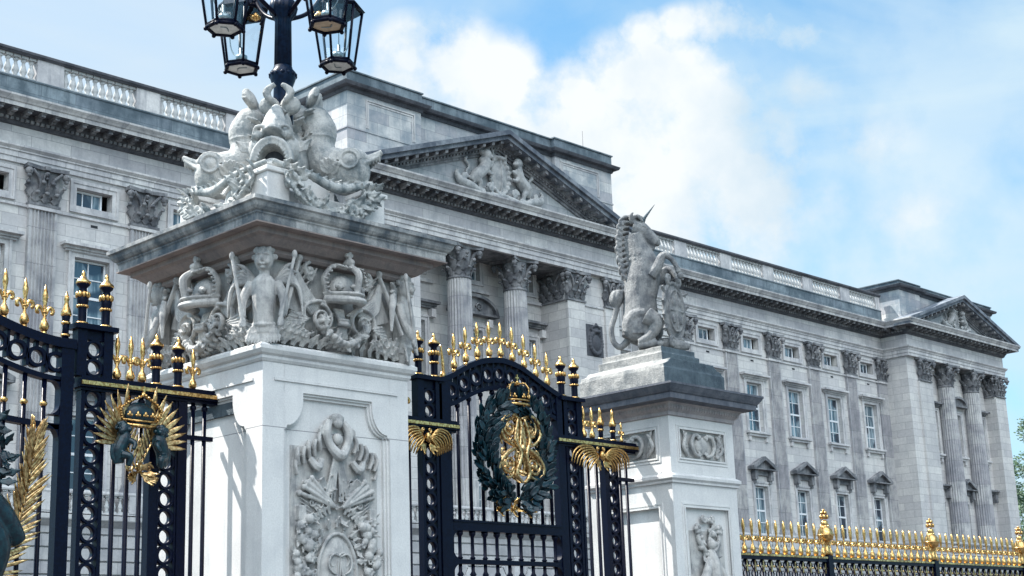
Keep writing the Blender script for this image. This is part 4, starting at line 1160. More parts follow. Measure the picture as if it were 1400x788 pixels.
# corner putti: real bodies standing on the corner, facing out diagonally
F = B(Matrix.Diagonal((0.92, 0.92, 0.97, 1))); putto(F, 0, 0, 0, 1.5)
for q in (-1, 1):
    for k in range(6):
        F.leaf((q*0.028*k, -0.07, 0.27-0.012*k), (q*(0.05+0.05*k), -0.05, -1), (q*0.3, -1, 0.15), 0.30-0.02*k, 0.09, th=0.022, curl=0.10, lobes=3)
    F.tube([(q*0.215, -0.20, 0.18), (q*0.28, -0.16, 0.55), (q*0.37, -0.10, 1.0)], 0.022, n=7); F.ell((q*0.375, -0.10, 1.04), (0.036, 0.036, 0.055), n=8, m=6)
F.tube([(0, 0.02, 0.30), (0, -0.02, 0.12), (0, -0.02, 0.02)], [0.12, 0.10, 0.07], n=10)
F.ell((0, -0.05, 0.04), (0.07, 0.05, 0.05)); 
pu0 = F.sculpt('corner_putto', M['carved'], pier, voxel=0.0085, smooth_it=1)
pu0.location = (-1.0, -1.0, 5.07); pu0.rotation_euler = (0, 0, -PI/4)
part_copy(pu0, pier, (1.0, -1.0, 5.07), PI/4); part_copy(pu0, pier, (-1.0, 1.0, 5.07), -PI*3/4)

# festoon of ribbons, trophies and fruit in the front panel
F = B(); R = random.Random(5)
def rib(pts, w, n=6): F.tube(pts, w, n=n, flat=0.45)
YB = -0.965
F.box(-0.62, YB-0.012, 1.6, 0.62, YB+0.02, 4.02)
# knot / shell at top
F.tube([(-0.10, YB-0.03, 4.32), (-0.16, YB-0.07, 4.20), (-0.12, YB-0.08, 4.05), (0, YB-0.12, 3.93), (0.12, YB-0.08, 4.05), (0.16, YB-0.07, 4.20), (0.10, YB-0.03, 4.32)], [0.05, 0.055, 0.05, 0.065, 0.05, 0.055, 0.05], n=8)
F.ell((0, YB-0.06, 4.12), (0.07, 0.06, 0.07)); F.ell((0, YB-0.05, 4.36), (0.10, 0.06, 0.06)); F.ell((0, YB-0.08, 4.30), (0.06, 0.06, 0.06))
for q in (-1, 1):
    F.spiral((q*0.20, YB-0.06, 4.22), 0.07, 1.1, 0.024, start=PI if q > 0 else 0, sgn=q)
    # pleated ribbon
    pts = [(q*0.12, YB-0.04, 4.06), (q*0.26, YB-0.07, 3.98), (q*0.30, YB-0.05, 3.86)]
    for k in range(5):
        x = q*(0.25+0.075*k); z = 4.08-0.045*k-(0.03 if k % 2 else 0)
        F.tube([(x, YB-0.05-0.03*(k % 2), z+0.09), (x+q*0.02, YB-0.07, z), (x-q*0.01, YB-0.05, z-0.10)], [0.035, 0.042, 0.036], n=6, flat=0.6)
    F.tube([(q*0.54, YB-0.03, 3.92), (q*0.58, YB-0.05, 3.80), (q*0.55, YB-0.04, 3.70)], [0.04, 0.03, 0.035], n=6, flat=0.6)
    F.tube([(q*0.22, YB-0.05, 3.88), (q*0.30, YB-0.09, 3.78), (q*0.38, YB-0.05, 3.88)], [0.04, 0.05, 0.04], n=6)
    # drapery lines from the knot
    for k in range(4): F.tube([(q*0.015*k, YB-0.07, 3.92), (q*(0.03+0.03*k), YB-0.06, 3.65), (q*(0.04+0.05*k), YB-0.05, 3.42)], [0.02, 0.017, 0.013], n=6)
    # trumpets, arrows and pipes crossing
    for k in range(4):
        a = 0.35+0.17*k
        p1 = (q*0.05, YB-0.08, 3.36); p2 = (q*(0.05+0.5*math.cos(a)), YB-0.05-0.03*(k % 2), 3.36+0.5*math.sin(a)*0.8)
        F.tube([p1, p2], [0.022, 0.05 if k == 2 else 0.024], n=8, res=1)
        F.ell(p2, (0.035, 0.03, 0.035), n=8, m=5)
    for k in range(6):
        a = 1.3+0.25*k; F.leaf((q*0.16, YB-0.05, 3.52), (q*math.cos(a)*-1 if k > 3 else q*math.cos(a-1.0), 0, math.sin(a-0.3)), (0, -1, 0.1), 0.20, 0.09, th=0.016, curl=0.35, lobes=2)
    for k in range(8): F.leaf((q*(0.10+0.05*k), YB-0.05, 3.28-0.02*k), (q*math.cos(1.1-0.25*k), 0, math.sin(1.1-0.25*k)), (0, -1, 0.1), 0.17, 0.08, th=0.016, curl=0.4, lobes=2)
    F.box(q*0.50-0.05, YB-0.08, 3.20, q*0.50+0.05, YB, 3.36)
    # fruit and flower garland falling beside the oval
    for k in range(34):
        t = k/33; x = q*(0.40+0.10*math.sin(PI*min(1, t*1.3))+R.uniform(-0.10, 0.10)); z = 3.20-1.15*t+R.uniform(-0.03, 0.03)
        r = R.uniform(0.035, 0.062)
        F.ell((x, YB-0.05-R.uniform(0, 0.05), z), r, n=9, m=6)
        F.leaf((x, YB-0.04, z), (math.cos(k*2.1), 0, math.sin(k*2.1)), (0, -1, 0), 0.12, 0.07, th=0.016, curl=0.3, lobes=2)
        if k % 4 == 0:
            for w in range(6): F.ell((x+0.035*math.cos(w), YB-0.10, z+0.035*math.sin(w)), 0.021, n=6, m=5)
for k in range(9):
    a = PI*k/8; F.leaf((0.27*math.cos(a), YB-0.04, 2.78+0.36*math.sin(a)), (math.cos(a), 0, math.sin(a)), (0, -1, 0), 0.13, 0.09, th=0.018, curl=0.4, lobes=2)
R = random.Random(77)
for k in range(95):
    q = R.choice((-1, 1)); z = R.uniform(2.0, 3.62); w = 0.52 if z < 3.3 else 0.52-(z-3.3)*1.1
    x = q*R.uniform(0.05, max(0.1, w))
    if (x/0.30)**2+((z-2.60)/0.50)**2 < 1: continue
    a = R.uniform(0, 2*PI)
    F.leaf((x, YB-0.03, z), (math.cos(a), 0, math.sin(a)), (0, -1, 0.1), R.uniform(0.10, 0.17), R.uniform(0.05, 0.08), th=0.014, curl=R.uniform(0.3, 0.7), lobes=2)
for k in range(30):
    q = R.choice((-1, 1)); a = R.uniform(0, 2*PI); x, z = q*R.uniform(0.34, 0.5), R.uniform(2.1, 3.1)
    for w in range(6): F.ell((x+0.026*math.cos(w), YB-0.09, z+0.026*math.sin(w)), 0.015, n=6, m=5)
for q in (-1, 1):
    F.spiral((q*0.22, YB-0.04, 3.62), 0.07, 1.3, 0.014, start=0, sgn=q); F.spiral((q*0.34, YB-0.04, 3.40), 0.06, 1.3, 0.013, start=PI/2, sgn=q)
    for k in range(5): F.tube([(q*(0.44+0.02*k), YB-0.03, 3.30+0.05*k), (q*(0.34+0.02*k), YB-0.045, 3.24+0.05*k)], 0.009, n=5, res=1)
# oval cartouche with raised rim
F.ell((0, YB-0.01, 2.60), (0.26, 0.09, 0.46), n=20, m=12)
rim = [(0.275*math.cos(2*PI*k/24), YB-0.05, 2.60+0.475*math.sin(2*PI*k/24)) for k in range(25)]
F.tube(rim, 0.022, n=7, res=1)
F.sculpt('festoon_relief', M['carved'], pier, voxel=0.0075, smooth_it=0)
# cypher cut on the oval: two mirrored scrolled letters under a small crown
def cypher_strokes(b, x, y, z, s, r, depth=0.0):
    for q in (-1, 1):
        def P(u, v, w=0.0): return (x+q*u*s, y-w*s, z+v*s)
        b.tube([P(0.06, -0.55), P(0.10, -0.2, 0.04), P(0.08, 0.2, 0.04), P(0.02, 0.55), P(-0.12, 0.66), P(-0.30, 0.60), P(-0.38, 0.42), P(-0.28, 0.26), P(-0.14, 0.32), P(-0.16, 0.46)], [r*0.8, r, r, r*1.1, r, r, r, r*0.8, r*0.7, r*0.6], n=7)
        b.tube([P(0.02, 0.55, 0.05), P(0.26, 0.62, 0.06), P(0.44, 0.42, 0.05), P(0.40, 0.16, 0.05), P(0.18, 0.02, 0.05), P(0.0, 0.02, 0.05)], [r*0.8, r, r*1.2, r*1.1, r*0.9, r*0.7], n=7)
        b.tube([P(0.05, 0.0, 0.05), P(0.24, -0.08, 0.07), P(0.42, -0.24, 0.06), P(0.50, -0.44, 0.04), P(0.38, -0.62, 0.03), P(0.20, -0.56, 0.03), P(0.18, -0.40, 0.03), P(0.30, -0.34, 0.03), P(0.36, -0.44, 0.03)], [r*0.8, r*1.1, r*1.2, r, r, r*0.9, r*0.8, r*0.7, r*0.6], n=7)
        b.tube([P(0.0, 0.40, 0.07), P(0.06, -0.1, 0.08), P(0.16, -0.62, 0.06)], [r*0.6, r*0.8, r*0.9], n=7)
    b.tube([(x-0.14*s, y-0.08*s, z-0.12*s), (x+0.14*s, y-0.08*s, z-0.12*s)], r*0.7, n=6, res=1)
b = B(); cypher_strokes(b, 0, -1.052, 2.62, 0.36, 0.011)
b.build('cartouche_cypher', M['carved'], pier)

# ---------------- unicorn pier (right)
RX, RY = 17.72, 13.97
pier2 = thing('gate_pier', (RX, RY, 0), 'slimmer square pale stone gate pier with scrolled cartouche panels, under the unicorn', 'gate pier', 'stone piers of the gates')
b = B(); H = 0.78
b.molding(sq_path(H), [(0.2, 0), (0.2, 0.5), (0.1, 0.6), (0.0, 0.7), (0, 0.8)], closed=True)
b.box(-H+0.05, -H+0.05, 0.75, H-0.05, H-0.05, 5.06)
for rz in (0, -PI/2, PI/2, PI):
    b.M = Matrix.Rotation(rz, 4, 'Z')
    wall(b, -H, H, 0.8, 4.06, -H, [(-0.52, 1.0, 0.52, 3.72)], rev=0.06)
    wall(b, -H, H, 4.06, 5.06, -H, [(-0.55, 4.44, 0.53, 4.86)], rev=0.08)
    for x0, x1, z0, z1 in ((-0.52, 0.52, 1.0, 3.72), (-0.55, 0.53, 4.44, 4.86)):
        for o, pr in ((0.0, 0.018), (0.045, 0.010)):
            t = 0.022
            b.box(x0-o-t, -H-pr, z0-o-t, x0-o, -H+0.01, z1+o+t); b.box(x1+o, -H-pr, z0-o-t, x1+o+t, -H+0.01, z1+o+t)
            b.box(x0-o, -H-pr, z1+o, x1+o, -H+0.01, z1+o+t); b.box(x0-o, -H-pr, z0-o-t, x1+o, -H+0.01, z0-o)
b.M = Matrix.Identity(4)
b.build('shaft', bpy.data.materials['pier_ashlar'], pier2)
b = B(); b.molding(sq_path(H), [(0, 4.06), (0.03, 4.07), (0.03, 4.10), (0.06, 4.13), (0.06, 4.17), (0.02, 4.20), (0, 4.21)], closed=True)
b.build('string_moulding', M['pier'], pier2)
b = B(); b.molding(sq_path(H), [(0, 5.04), (0.03, 5.05), (0.03, 5.10), (0.08, 5.14), (0.10, 5.20), (0.14, 5.22)], closed=True)
for rz in (0, -PI/2, PI/2, PI):
    b.M = Matrix.Rotation(rz, 4, 'Z')
    for k in range(27): b.ell((-0.80+1.6*k/26, -H-0.075, 5.165), (0.022, 0.035, 0.035), n=6, m=5)
b.M = Matrix.Identity(4)
b.build('cornice_bed', stone('cornice_bed_stone', (0.36, 0.33, 0.33), (0.14, 0.14, 0.16), grime=0.5, streak=0.4, fine=50, scale=3), pier2)
b = B(); b.molding(sq_path(H), [(0.12, 5.22), (0.28, 5.24), (0.28, 5.32), (0.30, 5.33), (0.33, 5.37), (0.36, 5.42), (0.37, 5.43), (0.37, 5.46), (0.1, 5.475)], closed=True)
b.face([b.v(x, y, 5.47) for x, y in sq_path(0.9)])
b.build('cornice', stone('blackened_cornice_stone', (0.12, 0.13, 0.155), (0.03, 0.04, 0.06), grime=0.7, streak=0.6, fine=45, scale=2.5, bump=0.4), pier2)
# cartouche relief
F = B(); YB = -H+0.05
F.box(-0.5, YB-0.01, 4.46, 0.48, YB+0.02, 4.84)
F.ell((0.0, YB-0.02, 4.65), (0.16, 0.05, 0.14), n=14, m=8)
for q in (-1, 1):
    F.tube([(q*0.10, YB-0.05, 4.80), (q*0.22, YB-0.06, 4.78), (q*0.28, YB-0.06, 4.65), (q*0.20, YB-0.06, 4.52), (q*0.08, YB-0.05, 4.49)], [0.03, 0.032, 0.03, 0.03, 0.025], n=7)
    F.spiral((q*0.09, YB-0.06, 4.76), 0.045, 1.1, 0.017, start=0 if q < 0 else PI, sgn=-q); F.spiral((q*0.09, YB-0.06, 4.53), 0.04, 1.1, 0.015, start=0 if q < 0 else PI, sgn=q)
    for k in range(6): F.leaf((q*(0.33+0.012*k), YB-0.03, 4.50+0.05*k), (q*0.6, 0, 0.9), (0, -1, 0), 0.15, 0.07, th=0.014, curl=0.3, lobes=2)
    F.tube([(q*0.35, YB-0.04, 4.48), (q*0.47, YB-0.06, 4.62), (q*0.36, YB-0.04, 4.82)], [0.02, 0.035, 0.02], n=7)
ca = F.sculpt('cartouche_relief', M['carved'], pier2, voxel=0.0075, smooth_it=1)
part_copy(ca, pier2, rotz=-PI/2)
# hanging festoon with flowers and small figure in the lower panel
F = B(); YB = -H+0.05; R = random.Random(9)
F.box(-0.40, YB-0.01, 1.2, 0.42, YB+0.02, 3.4)
for k in range(46):
    t = k/45; w = 0.05+0.20*abs(math.sin(t*PI*2.3+0.6))
    x = R.uniform(-w, w); z = 3.55-2.2*t
    F.ell((x, YB-0.04-R.uniform(0, 0.04), z), R.uniform(0.03, 0.06), n=9, m=6)
    F.leaf((x, YB-0.04, z), (math.cos(k*2.3), 0, math.sin(k*2.3)), (0, -1, 0), 0.15, 0.08, th=0.016, curl=0.35, lobes=2)
for q in (-1, 1):
    for k in range(5): F.ell((q*(0.26+0.04*math.cos(k*1.3)), YB-0.06, 3.42+0.05*math.sin(k*1.3)), 0.038, n=8, m=5)
    F.spiral((q*0.10, YB-0.06, 3.58), 0.07, 1.2, 0.025, start=PI if q > 0 else 0, sgn=q)
    F.tube([(q*0.26, YB-0.04, 3.36), (q*0.22, YB-0.06, 3.22), (q*0.10, YB-0.06, 3.10)], [0.03, 0.04, 0.035], n=7)
    F.tube([(q*0.06, YB-0.08, 3.00), (q*0.17, YB-0.12, 2.8), (q*0.27, YB-0.10, 2.55), (q*0.24, YB-0.08, 2.25), (q*0.10, YB-0.08, 2.1)], [0.04, 0.07, 0.085, 0.06, 0.03], n=9)
F.tube([(0, YB-0.06, 3.12), (0.0, YB-0.12, 2.9), (0, YB-0.12, 2.6), (0, YB-0.08, 2.2)], [0.06, 0.10, 0.11, 0.08], n=10); F.ell((0, YB-0.10, 3.2), (0.065, 0.07, 0.08))
for k in range(12): F.leaf((0.04*math.cos(k), YB-0.17, 2.35+0.055*k), (0.2*math.cos(k), 0, -1), (0, -1, 0), 0.10, 0.08, th=0.014, curl=0.4)
F.sculpt('festoon_relief', M['carved'], pier2, voxel=0.0085, smooth_it=1)
# ================================================================ DOLPHINS AND LAMP STANDARD
dol = thing('dolphin_sculpture', (LX, LY, 6.6), 'pale carved stone dolphins with open jaws and garlands on the big gate pier', 'sculpture')
b = B()
b.box(-0.80, -0.80, 0.0, 0.80, 0.80, 0.42)
for sx in (-1, 1):
    for sy in (-1, 1):
        x0, x1 = sorted((sx*0.56, sx*0.88)); y0, y1 = sorted((sy*0.56, sy*0.88))
        b.box(x0, y0, 0.0, x1, y1, 0.56)
        b.box(x0-0.03, y0-0.03, 0.56, x1+0.03, y1+0.03, 0.62)
b.box(-0.45, -0.45, 0.42, 0.45, 0.45, 0.80)
b.build('plinth', M['pier'], dol, bevel=0.012)
# one dolphin, snout pointing -y
def NEAR_HEAD():
    """the dolphin on the street corner gapes straight ahead: arched jaw lined with teeth, hollow mouth"""
    bpy.data.objects.remove(dh, do_unlink=True)
    F = B()
    for k in range(7):
        t = k/6; w = 0.215-0.05*t; h = 0.27-0.06*t; y = -0.90+0.05*k
        F.tube([(w*math.cos(PI*a/12), y, 0.78+h*math.sin(PI*a/12)) for a in range(13)], [0.05]*13, n=8, res=1)
    F.tube([(0.225*math.cos(PI*a/12), -0.93, 0.78+0.285*math.sin(PI*a/12)) for a in range(13)], 0.026, n=7, res=1)
    for a in range(1, 16):
        c, s_ = math.cos(PI*a/16), math.sin(PI*a/16)
        F.tube([(0.185*c, -0.925, 0.78+0.245*s_), (0.145*c, -0.935, 0.78+0.20*s_)], [0.021, 0.008], n=6, res=1)
    F.ell((0, -0.55, 0.9), (0.24, 0.10, 0.28), n=14, m=10)
    F.ell((0, -0.86, 0.72), (0.17, 0.15, 0.07), n=14, m=8); F.ell((0, -0.84, 0.79), (0.10, 0.10, 0.045), n=12, m=7)
    F.tube([(0, -0.84, 1.12), (0, -0.76, 1.24), (0, -0.64, 1.42), (0, -0.54, 1.60)], [0.14, 0.155, 0.12, 0.045], n=14, flat=1.0)
    for q in (-1, 1):
        F.ell((q*0.20, -0.70, 0.98), (0.11, 0.16, 0.17), n=12, m=9)
        F.ell((q*0.17, -0.86, 1.13), (0.06, 0.05, 0.055), n=10, m=7)
        F.tube([(q*0.24, -0.82, 1.08), (q*0.19, -0.90, 1.21), (q*0.08, -0.90, 1.22)], 0.022, n=7)
        F.leaf((q*0.24, -0.72, 0.95), (q*0.8, 0.1, 0.5), (0, -1, 0.2), 0.26, 0.16, th=0.03, curl=0.3, lobes=2)
    F.tube([(0, -0.58, 0.95), (0, -0.34, 1.15), (0, -0.27, 1.45), (0, -0.22, 1.62)], [0.20, 0.19, 0.16, 0.10], n=16)
    for q in (-1, 1):
        F.ell((q*0.13, -0.26, 1.72), (0.13, 0.10, 0.12), n=12, m=8)
        for k in range(4): F.tube([(q*0.04, -0.28, 1.70), (q*(0.10+0.02*k), -0.38, 1.76+0.03*k), (q*(0.16-0.04*k), -0.40, 1.86+0.03*k)], [0.03, 0.042, 0.03], n=7)
    o = F.sculpt('gaping_dolphin', M['dolphin'], dol, voxel=0.0105, smooth_it=1, rough=0.006, rough_size=0.04)
    o.rotation_euler = (0, 0, -PI/4)
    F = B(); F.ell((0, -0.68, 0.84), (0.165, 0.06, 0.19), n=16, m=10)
    F.build('painted_mouth_shade', M['soot_and_shade'], o)  # dark ellipsoid paints the shade inside the open jaws
F = B(); R = random.Random(2)
F.ell((0, -0.78, 0.93), (0.27, 0.30, 0.29), n=20, m=14)
F.ell((0, -0.86, 1.08), (0.22, 0.20, 0.15), n=14, m=10)
F.M = Matrix.Translation((0, 0.02, -0.12))
F.tube([(0, -0.86, 1.14), (0, -1.02, 1.18), (0, -1.15, 1.24), (0, -1.24, 1.30)], [0.15, 0.115, 0.085, 0.05], n=14, flat=0.55)
F.tube([(0, -0.78, 0.84), (0, -0.95, 0.78), (0, -1.08, 0.80), (0, -1.15, 0.84)], [0.14, 0.115, 0.085, 0.045], n=14, flat=0.5)
for q in (-1, 1):
    F.ell((q*0.235, -0.86, 1.12), (0.06, 0.10, 0.10), n=12, m=8)
    F.tube([(q*0.28, -0.86+0.11*math.cos(a*PI/6), 1.12+0.11*math.sin(a*PI/6)) for a in range(13)], 0.016, n=6, res=1)
    F.tube([(q*0.27, -0.86+0.145*math.cos(a*PI/6), 1.12+0.145*math.sin(a*PI/6)) for a in range(7)], 0.017, n=6, res=1)
    F.ell((q*0.292, -0.87, 1.12), (0.012, 0.038, 0.038), n=8, m=5)
    # lips: upper and lower rolls meeting at the corner of the gaping mouth
    F.tube([(q*0.19, -0.84, 0.94), (q*0.17, -0.95, 1.06), (q*0.11, -1.08, 1.14), (q*0.04, -1.22, 1.25)], [0.035, 0.030, 0.024, 0.02], n=8)
    F.tube([(q*0.19, -0.84, 0.93), (q*0.15, -0.94, 0.86), (q*0.09, -1.05, 0.85), (q*0.03, -1.13, 0.875)], [0.035, 0.026, 0.022, 0.02], n=8)
    for k in range(9):
        t = k/8
        F.tube([(q*(0.165-0.13*t), -0.93-0.28*t, 1.05+0.16*t), (q*(0.155-0.125*t), -0.93-0.28*t, 1.00+0.16*t)], [0.016, 0.007], n=5, res=1)
        F.tube([(q*(0.15-0.12*t), -0.92-0.20*t, 0.86+0.01*t), (q*(0.145-0.115*t), -0.92-0.20*t, 0.91+0.01*t)], [0.015, 0.007], n=5, res=1)
    for k in range(3): F.tube([(q*0.10, -0.92+0.07*k, 1.27), (q*0.19, -0.80+0.06*k, 1.26), (q*0.245, -0.68+0.05*k, 1.12)], 0.018, n=6)
    for k in range(5):
        a = 0.9+0.45*k
        F.leaf((q*0.20, -0.62, 0.98), (q*0.35, 0.75*math.cos(a)+0.2, math.sin(a)), (q, -0.1, 0.1), 0.20, 0.15, th=0.03, curl=0.15)
    F.leaf((q*0.20, -0.62, 0.82), (q*0.8, -0.2, -0.35), (0, -0.6, 0.8), 0.34, 0.17, th=0.03, curl=-0.2, lobes=2)
F.M = Matrix.Identity(4)
# body rising round the post and tail flukes
F.tube([(0, -0.66, 1.00), (0, -0.50, 1.08), (0, -0.44, 1.28), (0, -0.47, 1.48), (0, -0.40, 1.66), (0, -0.28, 1.72)], [0.24, 0.22, 0.20, 0.20, 0.15, 0.08], n=18)
F.tube([(0.205*math.cos(a*PI/8), -0.455-0.195*math.sin(a*PI/8), 1.36) for a in range(-1, 10)], 0.012, n=6, res=1)
for q in (-1, 1):
    # rounded scalloped tail lobes
    F.ell((q*0.13, -0.38, 1.88), (0.14, 0.06, 0.14), rot=(0.5, q*0.5, 0), n=14, m=10)
    for k in range(5):
        a = 0.1+0.33*k
        F.tube([(q*0.03, -0.33, 1.76), (q*(0.07+0.10*math.cos(a)), -0.41, 1.83+0.09*math.sin(a)), (q*(0.08+0.17*math.cos(a)), -0.44, 1.86+0.15*math.sin(a))], [0.035, 0.045, 0.040], n=8)
F.ell((0, -0.40, 1.60), (0.19, 0.20, 0.20), n=14, m=10)
dh = F.sculpt('dolphin', M['dolphin'], dol, voxel=0.0105, smooth_it=1, rough=0.008, rough_size=0.04)
dh.rotation_euler = (0, 0, -PI/4)
for k in (1, 2, 3): part_copy(dh, dol, rotz=-PI/4+k*PI/2)
NEAR_HEAD()
# garlands and seaweed between the corner blocks
F = B(); R = random.Random(4)
for k in range(90):
    t = k/89; x = -0.62+1.24*t; z = 0.52-0.36*math.sin(PI*t)+R.uniform(-0.08, 0.10)
    y = -0.86-R.uniform(0, 0.13)
    F.ell((x, y, z), R.uniform(0.025, 0.05), n=9, m=6)
    F.leaf((x, y, z), (math.cos(k*2.2), -0.3, math.sin(k*2.2)-0.4), (0, -1, 0.2), R.uniform(0.12, 0.20), 0.10, th=0.022, curl=0.4, lobes=2)
for q in (-1, 1):
    F.spiral((q*0.32, -0.96, 0.30), 0.13, 1.4, 0.042, start=0, sgn=q)
    for k in range(9): F.leaf((q*(0.62-0.03*k), -0.90, 0.60-0.04*k), (q*(0.3-0.12*k), -0.3, -0.9), (0, -1, 0.1), 0.26, 0.11, th=0.024, curl=0.3, lobes=3)
F.tube([(-0.75, -0.80, 0.72), (-0.4, -0.98, 0.60), (0, -1.0, 0.50), (0.4, -0.98, 0.60), (0.75, -0.80, 0.72)], [0.03, 0.045, 0.06, 0.045, 0.03], n=10)
for k in range(14):
    t = k/13; F.leaf((-0.7+1.4*t, -0.93, 0.62-0.1*math.sin(PI*t)), (0.3, -0.6, 0.6), (0, -1, 0.5), 0.15, 0.10, th=0.02, curl=0.4, lobes=2)
gar = F.sculpt('garland', stone('garland_stone', (0.42, 0.43, 0.42), (0.06, 0.09, 0.105), grime=0.85, streak=0.4, fine=50, scale=4, bump=0.5, thr=0.5), dol, voxel=0.0105, smooth_it=0)
for k in (-1, 1, 2): part_copy(gar, dol, rotz=k*PI/2)
# central mass of rockwork under the post
F = B(); R = random.Random(8)
F.ell((0, 0, 1.0), (0.36, 0.36, 0.55), n=16, m=10)
for k in range(24):
    a = k*2.4; F.leaf((0.22*math.cos(a), 0.22*math.sin(a), 1.05+0.02*k), (math.cos(a)*0.6, math.sin(a)*0.6, 0.9), (math.cos(a), math.sin(a), 0), 0.34, 0.2, th=0.03, curl=0.5, lobes=3)
F.sculpt('rockwork', M['dolphin'], dol, voxel=0.02, smooth_it=1)

lamp = thing('lamp_standard', (LX, LY, 7.2), 'dark blue lamp post with four hexagonal glass lanterns, rising out of the stone dolphins', 'lamp post')
b = B()
b.lathe([(0.13, 0.1), (0.13, 1.05), (0.12, 1.25), (0.115, 1.45), (0.15, 1.55), (0.165, 1.60), (0.16, 1.66), (0.125, 1.70), (0.115, 1.74)], n=28)
for k in range(14):
    a = 2*PI*k/14; b.ell((0.155*math.cos(a), 0.155*math.sin(a), 1.62), 0.028, n=7, m=5)
b.lathe([(0.112, 1.72), (0.105, 2.35), (0.12, 2.40), (0.17, 2.46), (0.185, 2.52), (0.17, 2.60), (0.12, 2.66), (0.10, 3.4), (0.05, 3.8)], n=96, flute=(12, 0.06))
b.build('post', M['lampblue'], lamp)
LR = 0.88
def lantern(i):
    a = i*PI/2
    ox, oy = LR*math.cos(a), LR*math.sin(a)
    b = B(); r0, r1, h = 0.215, 0.33, 0.78
    def hx(r, z, k): 
        q = 2*PI*k/6+PI/6
        return (r*math.cos(q), r*math.sin(q), z)
    for k in range(6):
        b.tube([hx(r0, 0, k), hx(r1, h, k)], [0.016, 0.018], n=6, res=1)
        for r, z, t in ((r0, 0, 0.026), (r1, h, 0.026), (r0*0.98, 0.035, 0.02)):
            b.tube([hx(r, z, k), hx(r, z, k+1)], t, n=6, res=1)
        b.ell((hx(r0*1.05, -0.02, k)), 0.028, n=7, m=5)
        # roof
        p = [b.v(hx(r1*1.12, h, k)), b.v(hx(r1*1.12, h, k+1)), b.v(hx(0.12, h+0.28, k+1)), b.v(hx(0.12, h+0.28, k))]; b.face(p)
    b.lathe([(0.12, h+0.27), (0.14, h+0.34), (0.09, h+0.40), (0.11, h+0.46), (0.02, h+0.62)], n=16)
    # S bracket arm from the post
    b.tube([(-LR*0.88, 0, h-0.36), (-LR*0.6, 0, h-0.22), (-LR*0.40, 0, h-0.02), (-LR*0.2, 0, h+0.34), (0, 0, h+0.62)], 0.028, n=8)
    b.tube([(-LR*0.40, 0, h-0.02), (-0.45, 0, h-0.25), (-0.40, 0, h-0.30)], 0.018, n=6)
    fr_ = b.build('lantern', M['iron'], lamp)
    fr_.location = (ox, oy, 2.0); fr_.rotation_euler = (0, 0, a)
    g_ = B()
    for k in range(6):
        p = [g_.v(hx(r0*0.97, 0.03, k)), g_.v(hx(r0*0.97, 0.03, k+1)), g_.v(hx(r1*0.97, h-0.02, k+1)), g_.v(hx(r1*0.97, h-0.02, k))]; g_.face(p)
    g_.build('lantern_glass', M['glass'], fr_)
    g_ = B(); g_.prism_z([hx(r0*0.93, 0, k)[:2] for k in range(6)], 0.0, 0.012)
    g_.build('lantern_floor', M['opal_brown'] if i == 3 else M['opal'], fr_)
    g_ = B(); g_.tube([(0.02, 0, 0.012), (0.02, 0, 0.30)], 0.02, n=7, res=1); g_.lathe([(0.05, 0.10), (0.075, 0.13), (0.075, 0.17), (0.03, 0.20)], n=12)
    g_.tube([(0.02, 0, 0.20), (0.12, 0.02, 0.22), (0.20, 0.03, 0.35), (0.24, 0.03, 0.6)], 0.008, n=6)
    g_.tube([(0.02, 0, 0.30), (0.02, 0, 0.70)], 0.006, n=6, res=1)
    g_.tube([(-0.08, -0.03, -0.004), (0.0, 0.04, -0.006), (0.07, 0.01, -0.004)], 0.008, n=5)
    g_.build('burner', plain('burner_metal_%d' % i, (0.25, 0.3, 0.32), 0.4, 0.8), fr_)
    g_ = B(); g_.ell((-0.30, 0.0, h-0.16), (0.05, 0.05, 0.06), n=10, m=7)
    for k in range(8): g_.ell((-0.30+0.045*math.cos(k*PI/4), 0.045*math.sin(k*PI/4), h-0.17), 0.024, n=6, m=5)
    g_.build('gilded_boss', M['gold'], fr_)
for i in range(4): lantern(i)

# ================================================================ UNICORN
un = thing('unicorn_statue', (RX-0.03, RY-0.03, 5.47), 'weathered stone unicorn sitting up and holding an oval shield on a mossy stepped plinth', 'statue', rotz=0)
def plinth_block(z0, z1, x0, x1, y0, y1, jag):
    b = B(); R = random.Random(jag)
    nx, nz = 14, 6
    b.box(x0, y0, z0, x1, y1, z1)
    return b
b = B(); b.box(-0.74, -0.72, 0.0, 0.74, 0.95, 0.30); 
b.prism_y([(-0.74, 0.299), (0.74, 0.299), (0.70, 0.36), (0.58, 0.40), (0.50, 0.46), (-0.55, 0.46), (-0.62, 0.40), (-0.72, 0.36)], -0.70, 0.92)
b.box(-0.46, -0.48, 0.455, 0.46, 0.78, 0.60); b.box(-0.42, -0.44, 0.598, 0.40, 0.72, 0.70)
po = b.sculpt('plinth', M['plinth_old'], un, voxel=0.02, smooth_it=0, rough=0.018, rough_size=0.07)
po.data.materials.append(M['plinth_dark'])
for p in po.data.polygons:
    if p.normal.y < -0.45 or (p.normal.z < 0.2 and p.normal.y < -0.3): p.material_index = 1  # front faces get the darker stone: algae, and their shade painted in
fig = B(); F = fig
# everything about the animal lives in a frame turned so that +x is the way it faces
T0 = 0.73
def Z_(z): return z-6.2+T0
F.tube([(-0.22, 0, Z_(6.45)), (-0.20, 0, Z_(6.75)), (-0.19, 0, Z_(7.05)), (-0.14, 0, Z_(7.35)), (-0.12, 0, Z_(7.60)), (-0.20, 0, Z_(7.85)), (-0.24, 0, Z_(8.08))], [0.29, 0.28, 0.255, 0.275, 0.25, 0.205, 0.175], n=20)
F.ell((-0.02, 0, Z_(7.42)), (0.15, 0.19, 0.20), n=14, m=10)
